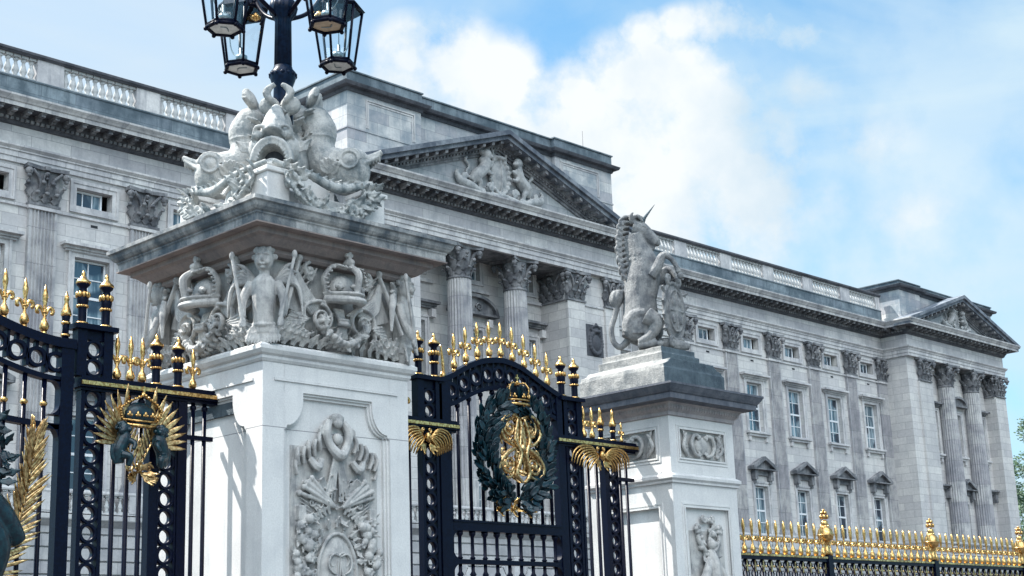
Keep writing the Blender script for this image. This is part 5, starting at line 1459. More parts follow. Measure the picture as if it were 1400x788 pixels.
# head
F.tube([(-0.24, 0, Z_(8.20)), (-0.12, 0, Z_(8.15)), (0.02, 0, Z_(8.03)), (0.12, 0, Z_(7.93))], [0.155, 0.15, 0.11, 0.08], n=14)
F.ell((-0.13, 0, Z_(8.03)), (0.12, 0.085, 0.12), n=12, m=8)
F.ell((0.125, 0, Z_(7.945)), (0.055, 0.062, 0.055), n=10, m=7); F.tube([(-0.08, 0, Z_(7.94)), (0.04, 0, Z_(7.875)), (0.085, 0, Z_(7.855))], [0.06, 0.045, 0.03], n=9)
for q in (-1, 1):
    F.ell((-0.07, q*0.10, Z_(8.16)), (0.045, 0.03, 0.028), n=8, m=6); F.tube([(-0.13, q*0.10, Z_(8.19)), (-0.07, q*0.125, Z_(8.205)), (-0.01, q*0.10, Z_(8.16))], 0.018, n=6)
    F.ell((0.14, q*0.045, Z_(7.965)), (0.018, 0.014, 0.014), n=6, m=5)
    F.tube([(-0.25, q*0.08, Z_(8.28)), (-0.26, q*0.12, Z_(8.38)), (-0.22, q*0.10, Z_(8.44))], [0.045, 0.035, 0.01], n=7)
    # cheek
    F.ell((-0.14, q*0.07, Z_(8.05)), (0.09, 0.045, 0.09), n=10, m=7)
# coronet round the neck and mane
for k in range(16):
    a = 2*PI*k/16; F.ell((-0.15+0.215*math.cos(a), 0.205*math.sin(a), Z_(7.66)), 0.035, n=7, m=5)
    F.ell((-0.15+0.225*math.cos(a), 0.215*math.sin(a), Z_(7.73)), (0.022, 0.022, 0.04), n=6, m=5)
R = random.Random(6)
for k in range(11):
    t = k/10
    z = 8.36-0.86*t; x = -0.30-0.06*math.sin(PI*t)
    for q in (-1, 0, 1):
        F.tube([(x+0.04, q*0.05, Z_(z+0.03)), (x-0.07, q*0.10, Z_(z+0.01)), (x-0.14-0.02*(k % 2), q*0.11, Z_(z-0.06)), (x-0.09, q*0.12, Z_(z-0.12)), (x-0.13, q*0.10, Z_(z-0.15))], [0.022, 0.032, 0.030, 0.024, 0.010], n=7)
for k in range(6): F.tube([(-0.22+0.02*k, 0.03*(k-2.5), Z_(8.34)), (-0.16+0.02*k, 0.04*(k-2.5), Z_(8.38)), (-0.08, 0.045*(k-2.5), Z_(8.28))], [0.03, 0.035, 0.015], n=6)
# hind quarters: thigh, shank, foot each side
for q in (-1, 1):
    F.ell((-0.24, q*0.15, Z_(6.60)), (0.26, 0.14, 0.25), rot=(0, 0.5, 0), n=16, m=10)
    F.tube([(-0.40, q*0.14, Z_(6.50)), (-0.30, q*0.20, Z_(6.74)), (-0.12, q*0.22, Z_(6.78))], [0.10, 0.10, 0.08], n=12)
    F.tube([(-0.10, q*0.25, Z_(6.72)), (0.04, q*0.27, Z_(6.60)), (-0.05, q*0.27, Z_(6.42)), (-0.24, q*0.27, Z_(6.30))], [0.15, 0.11, 0.08, 0.06], n=12)
    F.tube([(-0.26, q*0.27, Z_(6.27)), (-0.10, q*0.28, Z_(6.27)), (0.03, q*0.28, Z_(6.30))], [0.055, 0.055, 0.06], n=9)
    F.ell((0.07, q*0.28, Z_(6.27)), (0.07, 0.06, 0.055), n=9, m=6)
# forelegs: raised, bent at the knee, hooves over the shield
F.tube([(0.0, -0.17, Z_(7.38)), (0.10, -0.20, Z_(7.50)), (0.20, -0.20, Z_(7.68)), (0.31, -0.19, Z_(7.64)), (0.40, -0.18, Z_(7.50)), (0.43, -0.18, Z_(7.40))], [0.11, 0.085, 0.062, 0.042, 0.038, 0.05], n=11)
F.ell((0.45, -0.18, Z_(7.35)), (0.055, 0.05, 0.055), n=9, m=6)
F.tube([(0.0, 0.16, Z_(7.34)), (0.14, 0.18, Z_(7.42)), (0.26, 0.16, Z_(7.55)), (0.36, 0.12, Z_(7.46)), (0.42, 0.10, Z_(7.34))], [0.11, 0.085, 0.06, 0.045, 0.045], n=11)
body = F.sculpt('body', M['statue'], un, voxel=0.0105, smooth_it=1, rough=0.008, rough_size=0.04)
# tail
F = B()
F.tube([(-0.42, 0, Z_(6.40)), (-0.54, -0.03, Z_(6.30)), (-0.64, -0.03, Z_(6.40)), (-0.66, -0.02, Z_(6.60)), (-0.60, 0, Z_(6.80)), (-0.56, 0, Z_(6.95))], [0.06, 0.05, 0.045, 0.045, 0.045, 0.05], n=9)
for k in range(9):
    a = 2*PI*k/9; F.tube([(-0.56, 0, Z_(6.92)), (-0.56+0.08*math.cos(a), 0.07*math.sin(a), Z_(7.06)), (-0.52+0.07*math.cos(a), 0.06*math.sin(a), Z_(7.18)), (-0.47+0.03*math.cos(a), 0.02, Z_(7.20-0.05*(k % 3)))], [0.03, 0.042, 0.035, 0.014], n=7)
tail = F.sculpt('tail', M['statue'], un, voxel=0.013, smooth_it=1)
# horn, slightly twisted
F = B(); n_ = 28
for s_ in range(3):
    F.tube([(-0.12+0.245*t/n_+0.020*(1-t/n_)*math.cos(t*0.8+s_*2.1), 0.020*(1-t/n_)*math.sin(t*0.8+s_*2.1), Z_(8.28+0.30*t/n_)) for t in range(n_+1)], [0.020*(1-t/n_)+0.003 for t in range(n_+1)], n=7, res=1)
horn = F.build('horn', M['plinth_dark'], un)
# shield with rolled rim and scrolls
F = B(Matrix.Translation((0.30, -0.10, Z_(6.80))) @ Matrix.Rotation(0.98, 4, 'Z') @ Matrix.Diagonal((0.88, 1, 1, 1)))
F.ell((0, 0, 0), (0.30, 0.085, 0.43), n=24, m=14)
F.tube([(0.31*math.cos(2*PI*k/28), -0.02, 0.45*math.sin(2*PI*k/28)) for k in range(29)], 0.035, n=8, res=1)
F.tube([(0.22*math.cos(2*PI*k/28), -0.07, 0.33*math.sin(2*PI*k/28)) for k in range(29)], 0.014, n=6, res=1)
F.box(-0.012, -0.095, -0.33, 0.012, -0.05, 0.33); F.box(-0.2, -0.09, -0.012, 0.2, -0.05, 0.012)
for q in (-1, 1):
    F.ell((q*0.10, -0.085, 0.14), (0.05, 0.02, 0.07), n=8, m=6); F.ell((q*0.10, -0.085, -0.14), (0.05, 0.02, 0.07), n=8, m=6)
    F.spiral((q*0.14, -0.04, 0.50), 0.085, 1.2, 0.034, start=-PI/2, sgn=q)
    F.spiral((q*0.14, -0.04, -0.50), 0.08, 1.2, 0.034, start=PI/2, sgn=-q)
    for k in range(4): F.leaf((q*0.28, -0.02, 0.30-0.2*k), (q, 0, 0.3-0.15*k), (0, -1, 0), 0.14, 0.12, th=0.03, curl=0.4, lobes=2)
F.M = Matrix.Identity(4)
F.tube([(-0.05, -0.1, Z_(6.28)), (0.15, -0.14, Z_(6.30)), (0.35, -0.10, Z_(6.26)), (0.52, -0.05, Z_(6.25))], [0.07, 0.09, 0.09, 0.05], n=10)
shield = F.sculpt('shield', M['statue'], un, voxel=0.010, smooth_it=1, rough=0.006, rough_size=0.04)
for o in (body, tail, horn, shield): o.rotation_euler = (0, 0, math.radians(-51.5))
# ================================================================ WROUGHT IRON GATES
GY = 13.85
PROTO = {}
def fleur(parent, x, z, s=1.0, y=0.0, name='finial'):
    """gilded fleur-de-lis spear head"""
    if 'fleur' not in PROTO:
        b = B()
        b.lathe([(0.028, 0.0), (0.046, 0.03), (0.050, 0.06), (0.036, 0.10), (0.019, 0.13), (0.015, 0.20), (0.018, 0.24), (0.016, 0.28), (0.028, 0.35), (0.030, 0.39), (0.020, 0.44), (0.005, 0.50)], n=12, flute=None)
        for q in (-1, 1):
            b.tube([(q*0.012, 0, 0.17), (q*0.035, 0, 0.235), (q*0.066, 0, 0.262), (q*0.090, 0, 0.235), (q*0.086, 0, 0.200), (q*0.066, 0, 0.200)], [0.012, 0.018, 0.020, 0.021, 0.020, 0.014], n=8)
        b.tube([(-0.03, 0, 0.205), (0, -0.022, 0.205), (0.03, 0, 0.205)], 0.011, n=6)
        b.lathe([(0.030, -0.05), (0.034, -0.02), (0.030, 0.005)], n=10)
        PROTO['fleur'] = b.build('finial', M['gold'], parent, loc=(x, y, z))
        PROTO['fleur'].scale = (s, s, s)
        return PROTO['fleur']
    o = part_copy(PROTO['fleur'], parent, (x, y, z)); o.scale = (s, s, s); return o
def bobbin(parent, x, z, s=1.0, y=0.0):
    if 'bobbin' not in PROTO:
        b = B()
        b.lathe([(0.05, -0.01), (0.046, 0.03), (0.046, 0.17), (0.05, 0.2), (0.062, 0.25), (0.062, 0.30), (0.045, 0.36), (0.040, 0.40), (0.070, 0.43), (0.074, 0.45), (0.03, 0.5)], n=20)
        o = b.build('bobbin_finial', M['iron'], parent, loc=(x, y, z))
        g_ = B(); g_.lathe([(0.05, 0.0), (0.068, 0.006), (0.068, 0.022), (0.05, 0.032)], n=20); g_.build('gilded_foot', M['gold'], o)
        g_ = B()
        for k in range(14):
            a = 2*PI*k/14; g_.ell((0.052*math.cos(a), 0.052*math.sin(a), 0.20), 0.016, n=7, m=5)
        g_.build('gilded_beads', M['gold'], o); g_ = B()
        for k in range(10):
            a = 2*PI*k/10; g_.ell((0.060*math.cos(a), 0.060*math.sin(a), 0.325), (0.022, 0.022, 0.036), n=8, m=6)
        g_.build('gilded_gadroon', M['gold'], o); g_ = B()
        g_.lathe([(0.074, 0.445), (0.080, 0.455), (0.074, 0.475), (0.045, 0.500), (0.030, 0.525), (0.020, 0.535), (0.024, 0.55), (0.018, 0.575), (0.003, 0.60)], n=20)
        g_.build('gilded_cap', M['gold'], o)
        PROTO['bobbin'] = o; o.scale = (s, s, s); return o
    o = part_copy(PROTO['bobbin'], parent, (x, y, z)); o.scale = (s, s, s); return o
def cone_finial(parent, x, z, s=1.0, y=0.0):
    if 'cone' not in PROTO:
        b = B(); b.lathe([(0.036, -0.02), (0.034, 0.1), (0.04, 0.18), (0.046, 0.22), (0.03, 0.28)], n=14)
        o = b.build('cone_finial', M['iron'], parent, loc=(x, y, z))
        g_ = B(); g_.lathe([(0.036, 0.0), (0.050, 0.006), (0.050, 0.024), (0.036, 0.03)], n=14); g_.build('gilded_foot', M['gold'], o)
        g_ = B(); g_.lathe([(0.036, 0.13), (0.050, 0.14), (0.050, 0.155), (0.036, 0.165)], n=14); g_.build('gilded_collar', M['gold'], o)
        g_ = B(); g_.lathe([(0.048, 0.22), (0.058, 0.24), (0.052, 0.27), (0.030, 0.33), (0.022, 0.38), (0.030, 0.40), (0.024, 0.43), (0.004, 0.49)], n=14)
        g_.build('gilded_cap', M['gold'], o)
        PROTO['cone'] = o; o.scale = (s, s, s); return o
    o = part_copy(PROTO['cone'], parent, (x, y, z)); o.scale = (s, s, s); return o
def bar(parent, x, z0, z1, w=0.045, y=0.0, knops=True, name='bar', tilt=0):
    b = B()
    b.lathe([(w*0.52, z0), (w*0.52, z1)], (x, y, 0), n=10)
    if knops:
        for z in (z1-0.06,): b.lathe([(w*0.5, z-0.03), (w*0.8, z-0.015), (w*0.8, z+0.015), (w*0.5, z+0.03)], (x, y, 0), n=10)
    return b.build(name, M['iron'], parent)
def annulus(b, x, z, ro, ri, y0=-0.045, y1=0.045, n=28):
    a0 = [(x+ro*math.cos(2*PI*k/n), z+ro*math.sin(2*PI*k/n)) for k in range(n)]
    a1 = [(x+ri*math.cos(2*PI*k/n), z+ri*math.sin(2*PI*k/n)) for k in range(n)]
    F0 = [b.v(p[0], y0, p[1]) for p in a0]; F1 = [b.v(p[0], y0, p[1]) for p in a1]
    K0 = [b.v(p[0], y1, p[1]) for p in a0]; K1 = [b.v(p[0], y1, p[1]) for p in a1]
    for k in range(n):
        j = (k+1) % n
        b.face([F0[k], F0[j], F1[j], F1[k]]); b.face([K0[j], K0[k], K1[k], K1[j]])
        b.face([F0[j], F0[k], K0[k], K0[j]], True); b.face([F1[k], F1[j], K1[j], K1[k]], True)
def ring_column(parent, x, z0, z1, pitch=0.2, hw=0.142, d=0.05):
    b = B()
    for s in (-1, 1):
        a, c = sorted((x+s*0.098, x+s*hw)); b.box(a, -d, z0, c, d, z1)
    n = int((z1-z0)/pitch)
    for k in range(n+1):
        zc = z1-pitch*0.55-pitch*k
        if zc < z0+0.1: break
        annulus(b, x, zc, 0.101, 0.073, -d*0.9, d*0.9)
        b.box(x-0.03, -d*0.5, zc-pitch*0.5-0.012, x+0.03, d*0.5, zc-pitch*0.5+0.012)
    return b.build('ring_column', M['iron'], parent)

def wings(parent, x, z, w, loc_y=-0.10):
    """gilded pair of drooping plumes meeting at a small mask"""
    b = B()
    for q in (-1, 1):
        for k in range(8):
            t = k/7
            e = w*(1.0-0.66*t)
            b.tube([(q*0.03, 0, -0.02+0.012*k), (q*(0.04+0.30*e), -0.045-0.006*(k % 2), 0.135-0.15*t), (q*(0.05+0.70*e), -0.045-0.006*(k % 2), 0.13-0.22*t), (q*(0.05+0.93*e), -0.03, 0.035-0.19*t), (q*(0.05+0.99*e), -0.01, -0.10-0.10*t)], [0.008, 0.013, 0.014, 0.013, 0.006], n=7)
            b.tube([(q*0.05, 0.0, -0.03+0.012*k), (q*(0.04+0.30*e), 0.0, 0.12-0.15*t), (q*(0.04+0.66*e), 0.0, 0.115-0.22*t)], [0.012, 0.016, 0.012], n=6)
        b.spiral((q*0.055, -0.02, 0.125), 0.035, 1.1, 0.012, start=-PI/2, sgn=q)
        for k in range(3): b.leaf((q*0.04, -0.03, -0.05), (q*(0.3+0.4*k), 0, -1+0.3*k), (0, -1, 0.1), 0.16, 0.07, th=0.012, curl=0.3, lobes=2)
    b.ell((0, -0.05, 0.03), (0.05, 0.04, 0.065), n=10, m=8); b.ell((0, -0.085, 0.02), (0.015, 0.02, 0.02), n=6, m=5)
    return b.build('gilded_wings', M['gold'], parent, loc=(x, loc_y, z))

def screen(label, P, s, d_bars, stiles, col2, extra, cap0, cap1, cross, orn):
    """narrow fixed screen beside a gate: hanging post with rings, bars, second ring column, cap rail"""
    t = thing('gate_screen', (0, GY, 0), label, 'gate screen', 'iron screens between gates and piers')
    zc = 4.57
    ring_column(t, P, 0.1, zc)
    for d in d_bars: bar(t, P+s*d, 0.1, zc-0.02, 0.05)
    for a, c in stiles:
        x0, x1 = sorted((P+s*a, P+s*c)); b = B(); b.box(x0, -0.055, 0.1, x1, 0.055, zc); b.build('stile', M['iron'], t)
    ring_column(t, P+s*col2, 0.1, zc-0.001, hw=0.12)
    for d in extra: bar(t, P+s*d, 0.1, zc-0.02, 0.045)
    x0, x1 = sorted((cap0, cap1))
    b = B(); b.box(x0, -0.11, zc, x1, 0.11, 4.655); b.box(x0+0.02, -0.09, 4.655, x1-0.02, 0.09, 4.69); b.box(x0+0.03, -0.07, zc-0.03, x1-0.03, 0.07, zc)
    cap = b.build('cap_rail', M['iron'], t)
    b = B(); b.box(x0+0.004, -0.128, 4.592, x1-0.02, -0.109, 4.632); b.build('gilded_edge', M['gold'], cap)
    x0, x1 = sorted(cross); b = B(); b.box(x0, -0.03, 4.13, x1, 0.03, 4.18); b.build('cross_rail', M['iron'], t)
    b = B(); x0, x1 = sorted((P-s*0.18, P+s*(col2+0.14))); b.box(x0, -0.04, 0.05, x1, 0.04, 0.22); b.build('bottom_rail', M['iron'], t)
    # head of the post above the cap rail
    b = B()
    for q in (-1, 1):
        a, c = sorted((P+q*0.10, P+q*0.21)); b.box(a, -0.06, 4.69, c, 0.06, 5.19)
    for z in (4.79, 4.99): annulus(b, P, z, 0.102, 0.073)
    b.box(P-0.10, -0.03, 5.09, P+0.10, 0.03, 5.19)
    b.box(P-0.25, -0.10, 5.19, P+0.25, 0.10, 5.245)
    b.build('post_head', M['iron'], t)
    for q in (-1, 1): bobbin(t, P+q*0.14, 5.245)
    if orn: orn(t)
    return t

# --- left screen with crown, palms and two bronze lions
def left_ornament(t):
    x, z, y = 8.49, 4.20, -0.16
    b = B(Matrix.Translation((x, y, z)))
    b.tube([(-0.22, 0.05, 0.02), (-0.11, -0.07, -0.01), (0, -0.10, -0.015), (0.11, -0.07, -0.01), (0.22, 0.05, 0.02)], 0.020, n=7)
    b.tube([(-0.23, 0.05, 0.07), (-0.11, -0.08, 0.04), (0, -0.11, 0.035), (0.11, -0.08, 0.04), (0.23, 0.05, 0.07)], 0.011, n=6)
    for q in (-1, 1):
        pts = [(q*0.215, 0.03, 0.07), (q*0.25, 0.0, 0.16), (q*0.17, -0.03, 0.235), (q*0.02, -0.05, 0.31)]
        b.tube(pts, 0.012, n=6)
        for k in range(12):
            u = k/11*3; i = min(2, int(u)); u -= i
            p = Vector(pts[i])*(1-u)+Vector(pts[i+1])*u; b.ell((p.x, p.y-0.015, p.z+0.008), 0.017, n=7, m=5)
    for k in range(5):
        xx = -0.18+0.09*k; yy = -0.10+0.5*xx*xx*4*0.3
        b.ell((xx, yy, 0.11), (0.018, 0.014, 0.030), n=7, m=5)
        for q in (-1, 1): b.ell((xx+q*0.022, yy, 0.095), 0.014, n=6, m=5)
    b.ell((0, -0.05, 0.335), 0.024, n=8, m=6); b.box(-0.010, -0.06, 0.35, 0.010, -0.04, 0.42); b.box(-0.028, -0.058, 0.375, 0.028, -0.042, 0.395)
    b.build('gilded_crown', M['gold'], t)
    b = B(Matrix.Translation((x, y+0.03, z))); b.ell((0, 0, 0.12), (0.19, 0.09, 0.14), n=14, m=9); b.build('crown_cap', M['bronze'], t)
    b = B(Matrix.Translation((x, y+0.05, z)))
    for q in (-1, 1):
        b.tube([(q*0.02, 0.0, -0.45), (q*0.16, -0.01, -0.18), (q*0.30, -0.02, 0.06)], [0.012, 0.014, 0.010], n=6)
        for k in range(10):
            a = math.radians(94-11.0*k)
            L_ = 0.50-0.014*k; w0 = 0.10+0.012*k
            bx, bz = q*(0.15+0.004*k), -0.06-0.014*k
            b.leaf((bx, -0.01-0.002*k, bz), (q*math.cos(a) if k > 1 else q*0.05, 0, math.sin(a)), (0, -1, 0.2), L_, 0.066, th=0.011, curl=0.12, ns=6)
        for k in range(5): b.leaf((q*(0.03+0.03*k), -0.03, -0.40+0.06*k), (q*(-0.2-0.05*k), 0, 0.9), (0, -1, 0), 0.22, 0.04, th=0.010, curl=0.1)
        for k in range(7): b.leaf((q*0.03, -0.04, -0.50), (q*math.cos(-0.9+0.45*k), -0.1, math.sin(-1.3+0.25*k)), (0, -1, 0.2), 0.19, 0.065, th=0.012, curl=0.4, lobes=2)
        b.spiral((q*0.12, -0.04, -0.44), 0.05, 1.2, 0.014, start=0, sgn=q)
    b.ell((0, -0.05, -0.44), 0.05, n=9, m=6)
    b.build('gilded_palms', M['oldgold'], t)
    # lions back to back under the crown
    for q in (-1, 1):
        F = B(Matrix.Translation((x+q*0.215, y-0.02, z)))
        F.tube([(q*0.04, 0, -0.42), (q*0.05, 0, -0.28), (0, -0.01, -0.16), (0, -0.01, -0.09)], [0.05, 0.075, 0.08, 0.06], n=12)
        F.ell((q*0.01, -0.03, -0.05), (0.062, 0.06, 0.06), n=12, m=8); F.ell((-q*0.03, -0.07, -0.065), (0.032, 0.035, 0.028), n=8, m=6)
        R = random.Random(3)
        for k in range(34):
            a = R.uniform(0, 2*PI); e = R.uniform(-0.6, 1.3)
            F.ell((q*0.02+0.075*math.cos(a)*math.cos(e), -0.01+0.065*math.sin(a)*math.cos(e), -0.06+0.075*math.sin(e)), 0.022, n=6, m=5)
        F.tube([(-q*0.03, -0.05, -0.17), (-q*0.08, -0.10, -0.21), (-q*0.05, -0.12, -0.28)], [0.035, 0.028, 0.02], n=8)
        F.tube([(q*0.04, -0.05, -0.33), (-q*0.03, -0.10, -0.36), (-q*0.02, -0.08, -0.45)], [0.05, 0.038, 0.026], n=8)
        F.tube([(q*0.08, 0, -0.42), (q*0.13, 0, -0.34), (q*0.12, 0, -0.22)], [0.02, 0.018, 0.026], n=7)
        F.sculpt('bronze_lion', M['bronze'], t, voxel=0.007, smooth_it=1)
s1 = screen('narrow iron screen with gilded crown, palms and small green lions, left of the big pier', 7.985, 1, (0.285, 0.45, 0.605), ((0.69, 0.79), (1.045, 1.16)), 0.915, (1.265, 1.415), 7.80, 9.56, (9.14, 9.50), left_ornament)
for x in (8.28, 8.445, 8.59): fleur(s1, x, 4.70)
bobbin(s1, 8.765, 4.69, 0.97); bobbin(s1, 9.045, 4.69, 0.97); fleur(s1, 9.24, 4.70, 0.92)
cone_finial(s1, 7.66, 5.09, 1.0)
# --- screens of the middle gate
s2 = screen('narrow iron screen with gilded wings, half hidden behind the big pier', 12.79, -1, (0.33, 0.53), ((0.66, 0.74),), 0.85, (1.03, 1.14), 13.26, 11.60, (11.62, 12.10), lambda t: wings(t, 12.66, 4.40, 0.40))
for x in (12.40, 12.22): fleur(s2, x, 4.70, 0.88)
cone_finial(s2, 12.05, 4.70, 0.95); cone_finial(s2, 11.8, 4.70, 0.95)
g_ = B(); g_.tube([(13.05, 0, 5.70), (13.08, 0, 5.5), (13.09, 0, 5.32)], [0.012, 0.02, 0.022], n=8); g_.lathe([(0.03, 5.25), (0.045, 5.28), (0.04, 5.32), (0.02, 5.35)], (13.08, 0, 0), n=10); g_.build('gilded_tassel', M['gold'], s2)
s3 = screen('narrow iron screen with gilded wings, between the middle gate and the unicorn pier', 15.52, 1, (0.345, 0.53), ((0.155, 0.20), (0.66, 0.74)), 0.84, (1.045, 1.19), 15.16, 16.90, (16.50, 16.86), lambda t: wings(t, 16.03, 4.42, 0.58))
fleur(s3, 15.82, 4.70, 0.92); fleur(s3, 16.0, 4.70, 0.92); cone_finial(s3, 16.19, 4.70, 0.98); cone_finial(s3, 16.46, 4.70, 0.98); fleur(s3, 16.65, 4.70, 0.6)

# --- middle gate with laurel wreath and cypher
gt = thing('wrought_iron_gate', (0, GY, 0), 'arched navy iron gate with a green laurel wreath and gilded cypher at its centre', 'gate', 'iron gates')
LOW = [(12.95, 4.90), (13.22, 4.955), (13.6, 5.145), (13.86, 5.235), (14.14, 5.275), (14.42, 5.245), (14.68, 5.16), (14.95, 5.04), (15.13, 4.96), (15.37, 4.90)]
TOP = [(12.95, 5.235), (13.2, 5.33), (13.43, 5.465), (13.75, 5.60), (14.14, 5.66), (14.5, 5.60), (14.75, 5.49), (15.0, 5.38), (15.24, 5.29), (15.40, 5.245)]
def interp(P, x):
    for (a, c), (d, e) in zip(P, P[1:]):
        if a <= x <= d: return c+(e-c)*(x-a)/(d-a)
    return P[0][1] if x < P[0][0] else P[-1][1]
def curved_rail(parent, P, h, d, name):
    b = B(); n = len(P)
    from mathutils import geometry
    xs = [P[0][0]+(P[-1][0]-P[0][0])*k/40 for k in range(41)]
    zs = [interp(P, x) for x in xs]
    for _ in range(3): zs = [zs[0]]+[(zs[i-1]+2*zs[i]+zs[i+1])/4 for i in range(1, 40)]+[zs[-1]]
    for i in range(40):
        b.prism_y([(xs[i], zs[i]-h), (xs[i+1], zs[i+1]-h), (xs[i+1], zs[i+1]), (xs[i], zs[i])], -d, d)
    bmesh.ops.remove_doubles(b.bm, verts=b.bm.verts, dist=0.0005)
    return b.build(name, M['iron'], parent)
curved_rail(gt, TOP, 0.075, 0.07, 'top_rail'); curved_rail(gt, LOW, 0.06, 0.05, 'arch_rail')
GX = [13.20+0.2235*k for k in range(10)]
b = B()
for x in GX:
    zt, zl = interp(TOP, x)-0.075, interp(LOW, x); zm = (zt+zl)/2; r = min(0.10, (zt-zl)/2)
    annulus(b, x, zm, r+0.012, 0.070)
    b.box(x-0.02, -0.03, zl-0.01, x+0.02, 0.03, zm-0.075); b.box(x-0.02, -0.03, zm+0.075, x+0.02, 0.03, zt+0.02)
    # small fillets between rings
    xn = x+0.112; b.box(xn-0.016, -0.045, interp(LOW, xn)-0.01, xn+0.016, 0.045, interp(TOP, xn)-0.05)
b.build('ring_band', M['iron'], gt)
for k, x in enumerate([13.288, 13.505, 13.728, 13.952, 14.174, 14.40, 14.63, 14.86, 15.09]):
    fleur(gt, x, interp(TOP, x)+0.02, 0.98)
for x0, x1 in ((12.955, 13.155), (15.20, 15.345)):
    b = B(); b.box(x0, -0.06, 0.12, x1, 0.06, 5.23); b.build('stile', M['iron'], gt)
for x in (13.325, 13.538, 13.76, 13.98, 14.20, 14.43, 14.655, 14.885, 15.08): bar(gt, x, 3.4, interp(LOW, x)-0.03, 0.045)
b = B(); b.box(13.15, -0.06, 3.29, 15.2, 0.06, 3.43); b.box(13.15, -0.075, 3.40, 15.2, 0.075, 3.425); b.build('mid_rail', M['iron'], gt)
# lower panels: rails with round-cornered openings and knopped bars
def corner_fill(b, x, z, r, sx, sz):
    pts = [(x, z), (x+sx*r, z)]+[(x+sx*r*(1-math.sin(a*PI/16)), z+sz*r*(1-math.cos(a*PI/16))) for a in range(9)]
    pts = [(x, z)]+[(x+sx*(r-r*math.sin(a*PI/16)), z+sz*(r-r*math.cos(a*PI/16))) for a in range(9)]
    b.prism_y(pts, -0.05, 0.05)
b = B()
for x, sx in ((13.155, 1), (15.2, -1)):
    corner_fill(b, x, 2.93, 0.13, sx, 1); corner_fill(b, x, 2.87, 0.13, sx, -1)
b.box(13.15, -0.045, 2.87, 15.2, 0.045, 2.93); b.build('lower_rail', M['iron'], gt)
for x, sx in ((13.155, 1), (15.2, -1)):
    b = B(); corner_fill(b, x, 3.29, 0.13, sx, -1); b.build('corner_bracket', M['iron'], gt)
b = B(); b.box(13.15, -0.045, 0.12, 15.2, 0.045, 0.35); b.build('bottom_rail', M['iron'], gt)
for k in range(9):
    x = 13.31+0.2255*k
    bb = B(); bb.lathe([(0.024, 0.35), (0.024, 2.70), (0.045, 2.74), (0.024, 2.78), (0.024, 2.87)], (x, 0, 0), n=10)
    bb.lathe([(0.024, 2.93), (0.040, 2.95), (0.024, 2.97), (0.024, 3.22), (0.045, 3.25), (0.045, 3.29)], (x, 0, 0), n=10)
    bb.lathe([(0.024, 2.85), (0.024, 2.95)], (x, 0, 0), n=10)
    bb.build('lower_bar', M['iron'], gt)
# laurel wreath
b = B(); R = random.Random(12)
cx_, cz_ = 14.215, 4.38
for k in range(560):
    side = 1 if k % 2 else -1
    t = (k//2)/280
    a = -PI/2+side*(0.12+t*(PI-0.32))
    rr = R.uniform(-0.13, 0.12)
    x = cx_+(0.57+rr)*math.cos(a); z = cz_+(0.66+rr)*math.sin(a)
    tx, tz = -math.sin(a)*side, math.cos(a)*side
    k_ = R.uniform(0.3, 1.5) if rr > 0.0 else -R.uniform(0.1, 0.8)
    dx, dz = tx+math.cos(a)*k_, tz+math.sin(a)*k_
    b.leaf((x, -0.10-R.uniform(0.0, 0.14), z), (dx, R.uniform(-0.35, 0.1), dz), (R.uniform(-0.4, 0.4), -1, R.uniform(-0.3, 0.5)), R.uniform(0.13, 0.20), R.uniform(0.065, 0.095), th=0.008, curl=R.uniform(0.05, 0.4), rib=0.35, ns=6)
b.tube([(cx_+0.60*math.cos(-PI/2+2*PI*k/32), -0.09, cz_+0.66*math.sin(-PI/2+2*PI*k/32)) for k in range(33)], 0.035, n=8, res=1)
wr = b.build('laurel_wreath', M['bronze'], gt)
b = B(); b.M = Matrix.Translation((14.27, -0.20, 4.42))
b.M = b.M @ Matrix.Diagonal((1.22, 1, 0.98, 1))
cypher_strokes(b, 0, 0, 0.0, 0.70, 0.026)
b.M = Matrix.Translation((14.27, -0.17, 4.42)) @ Matrix.Scale(0.86, 4)
cypher_strokes(b, 0, 0, 0.02, 0.66, 0.018)
b.M = Matrix.Translation((14.27, -0.20, 4.42))
for q in (-1, 1):
    b.spiral((q*0.20, -0.02, 0.24), 0.13, 1.5, 0.026, start=PI/2, sgn=-q); b.spiral((q*0.24, -0.02, -0.24), 0.15, 1.7, 0.028, start=PI/2, sgn=-q)
    b.tube([(q*0.02, -0.06, -0.48), (q*0.12, -0.05, -0.36), (q*0.05, -0.08, -0.1), (q*0.14, -0.06, 0.10), (q*0.06, -0.05, 0.38)], [0.02, 0.03, 0.026, 0.026, 0.02], n=8)
b.ell((0, -0.06, -0.02), (0.06, 0.05, 0.06), n=10, m=7)
R = random.Random(41)
for k in range(46):
    a = R.uniform(0, 2*PI); up_ = k % 2; x_, z_ = 0.24*math.cos(a)*R.uniform(0.2, 1), (0.24 if up_ else -0.24)+0.20*math.sin(a)*R.uniform(0.2, 1)
    b.leaf((x_, 0.03, z_), (math.cos(a+1.2), -0.1, math.sin(a+1.2)), (0, -1, 0.1), 0.13, 0.045, th=0.010, curl=0.5)
b.M = Matrix.Translation((14.27, -0.19, 4.42))
for q in (-1, 1):
    b.spiral((q*0.13, -0.03, 0.05), 0.08, 1.3, 0.018, start=0 if q > 0 else PI, sgn=q)
    b.spiral((q*0.12, -0.03, 0.38), 0.07, 1.2, 0.016, start=0 if q > 0 else PI, sgn=q)
    b.spiral((q*0.30, -0.02, -0.10), 0.07, 1.2, 0.018, start=PI/2, sgn=-q)
    b.tube([(q*0.34, -0.02, 0.02), (q*0.38, -0.02, 0.18), (q*0.30, -0.02, 0.36), (q*0.12, -0.02, 0.47)], [0.014, 0.022, 0.022, 0.012], n=7)
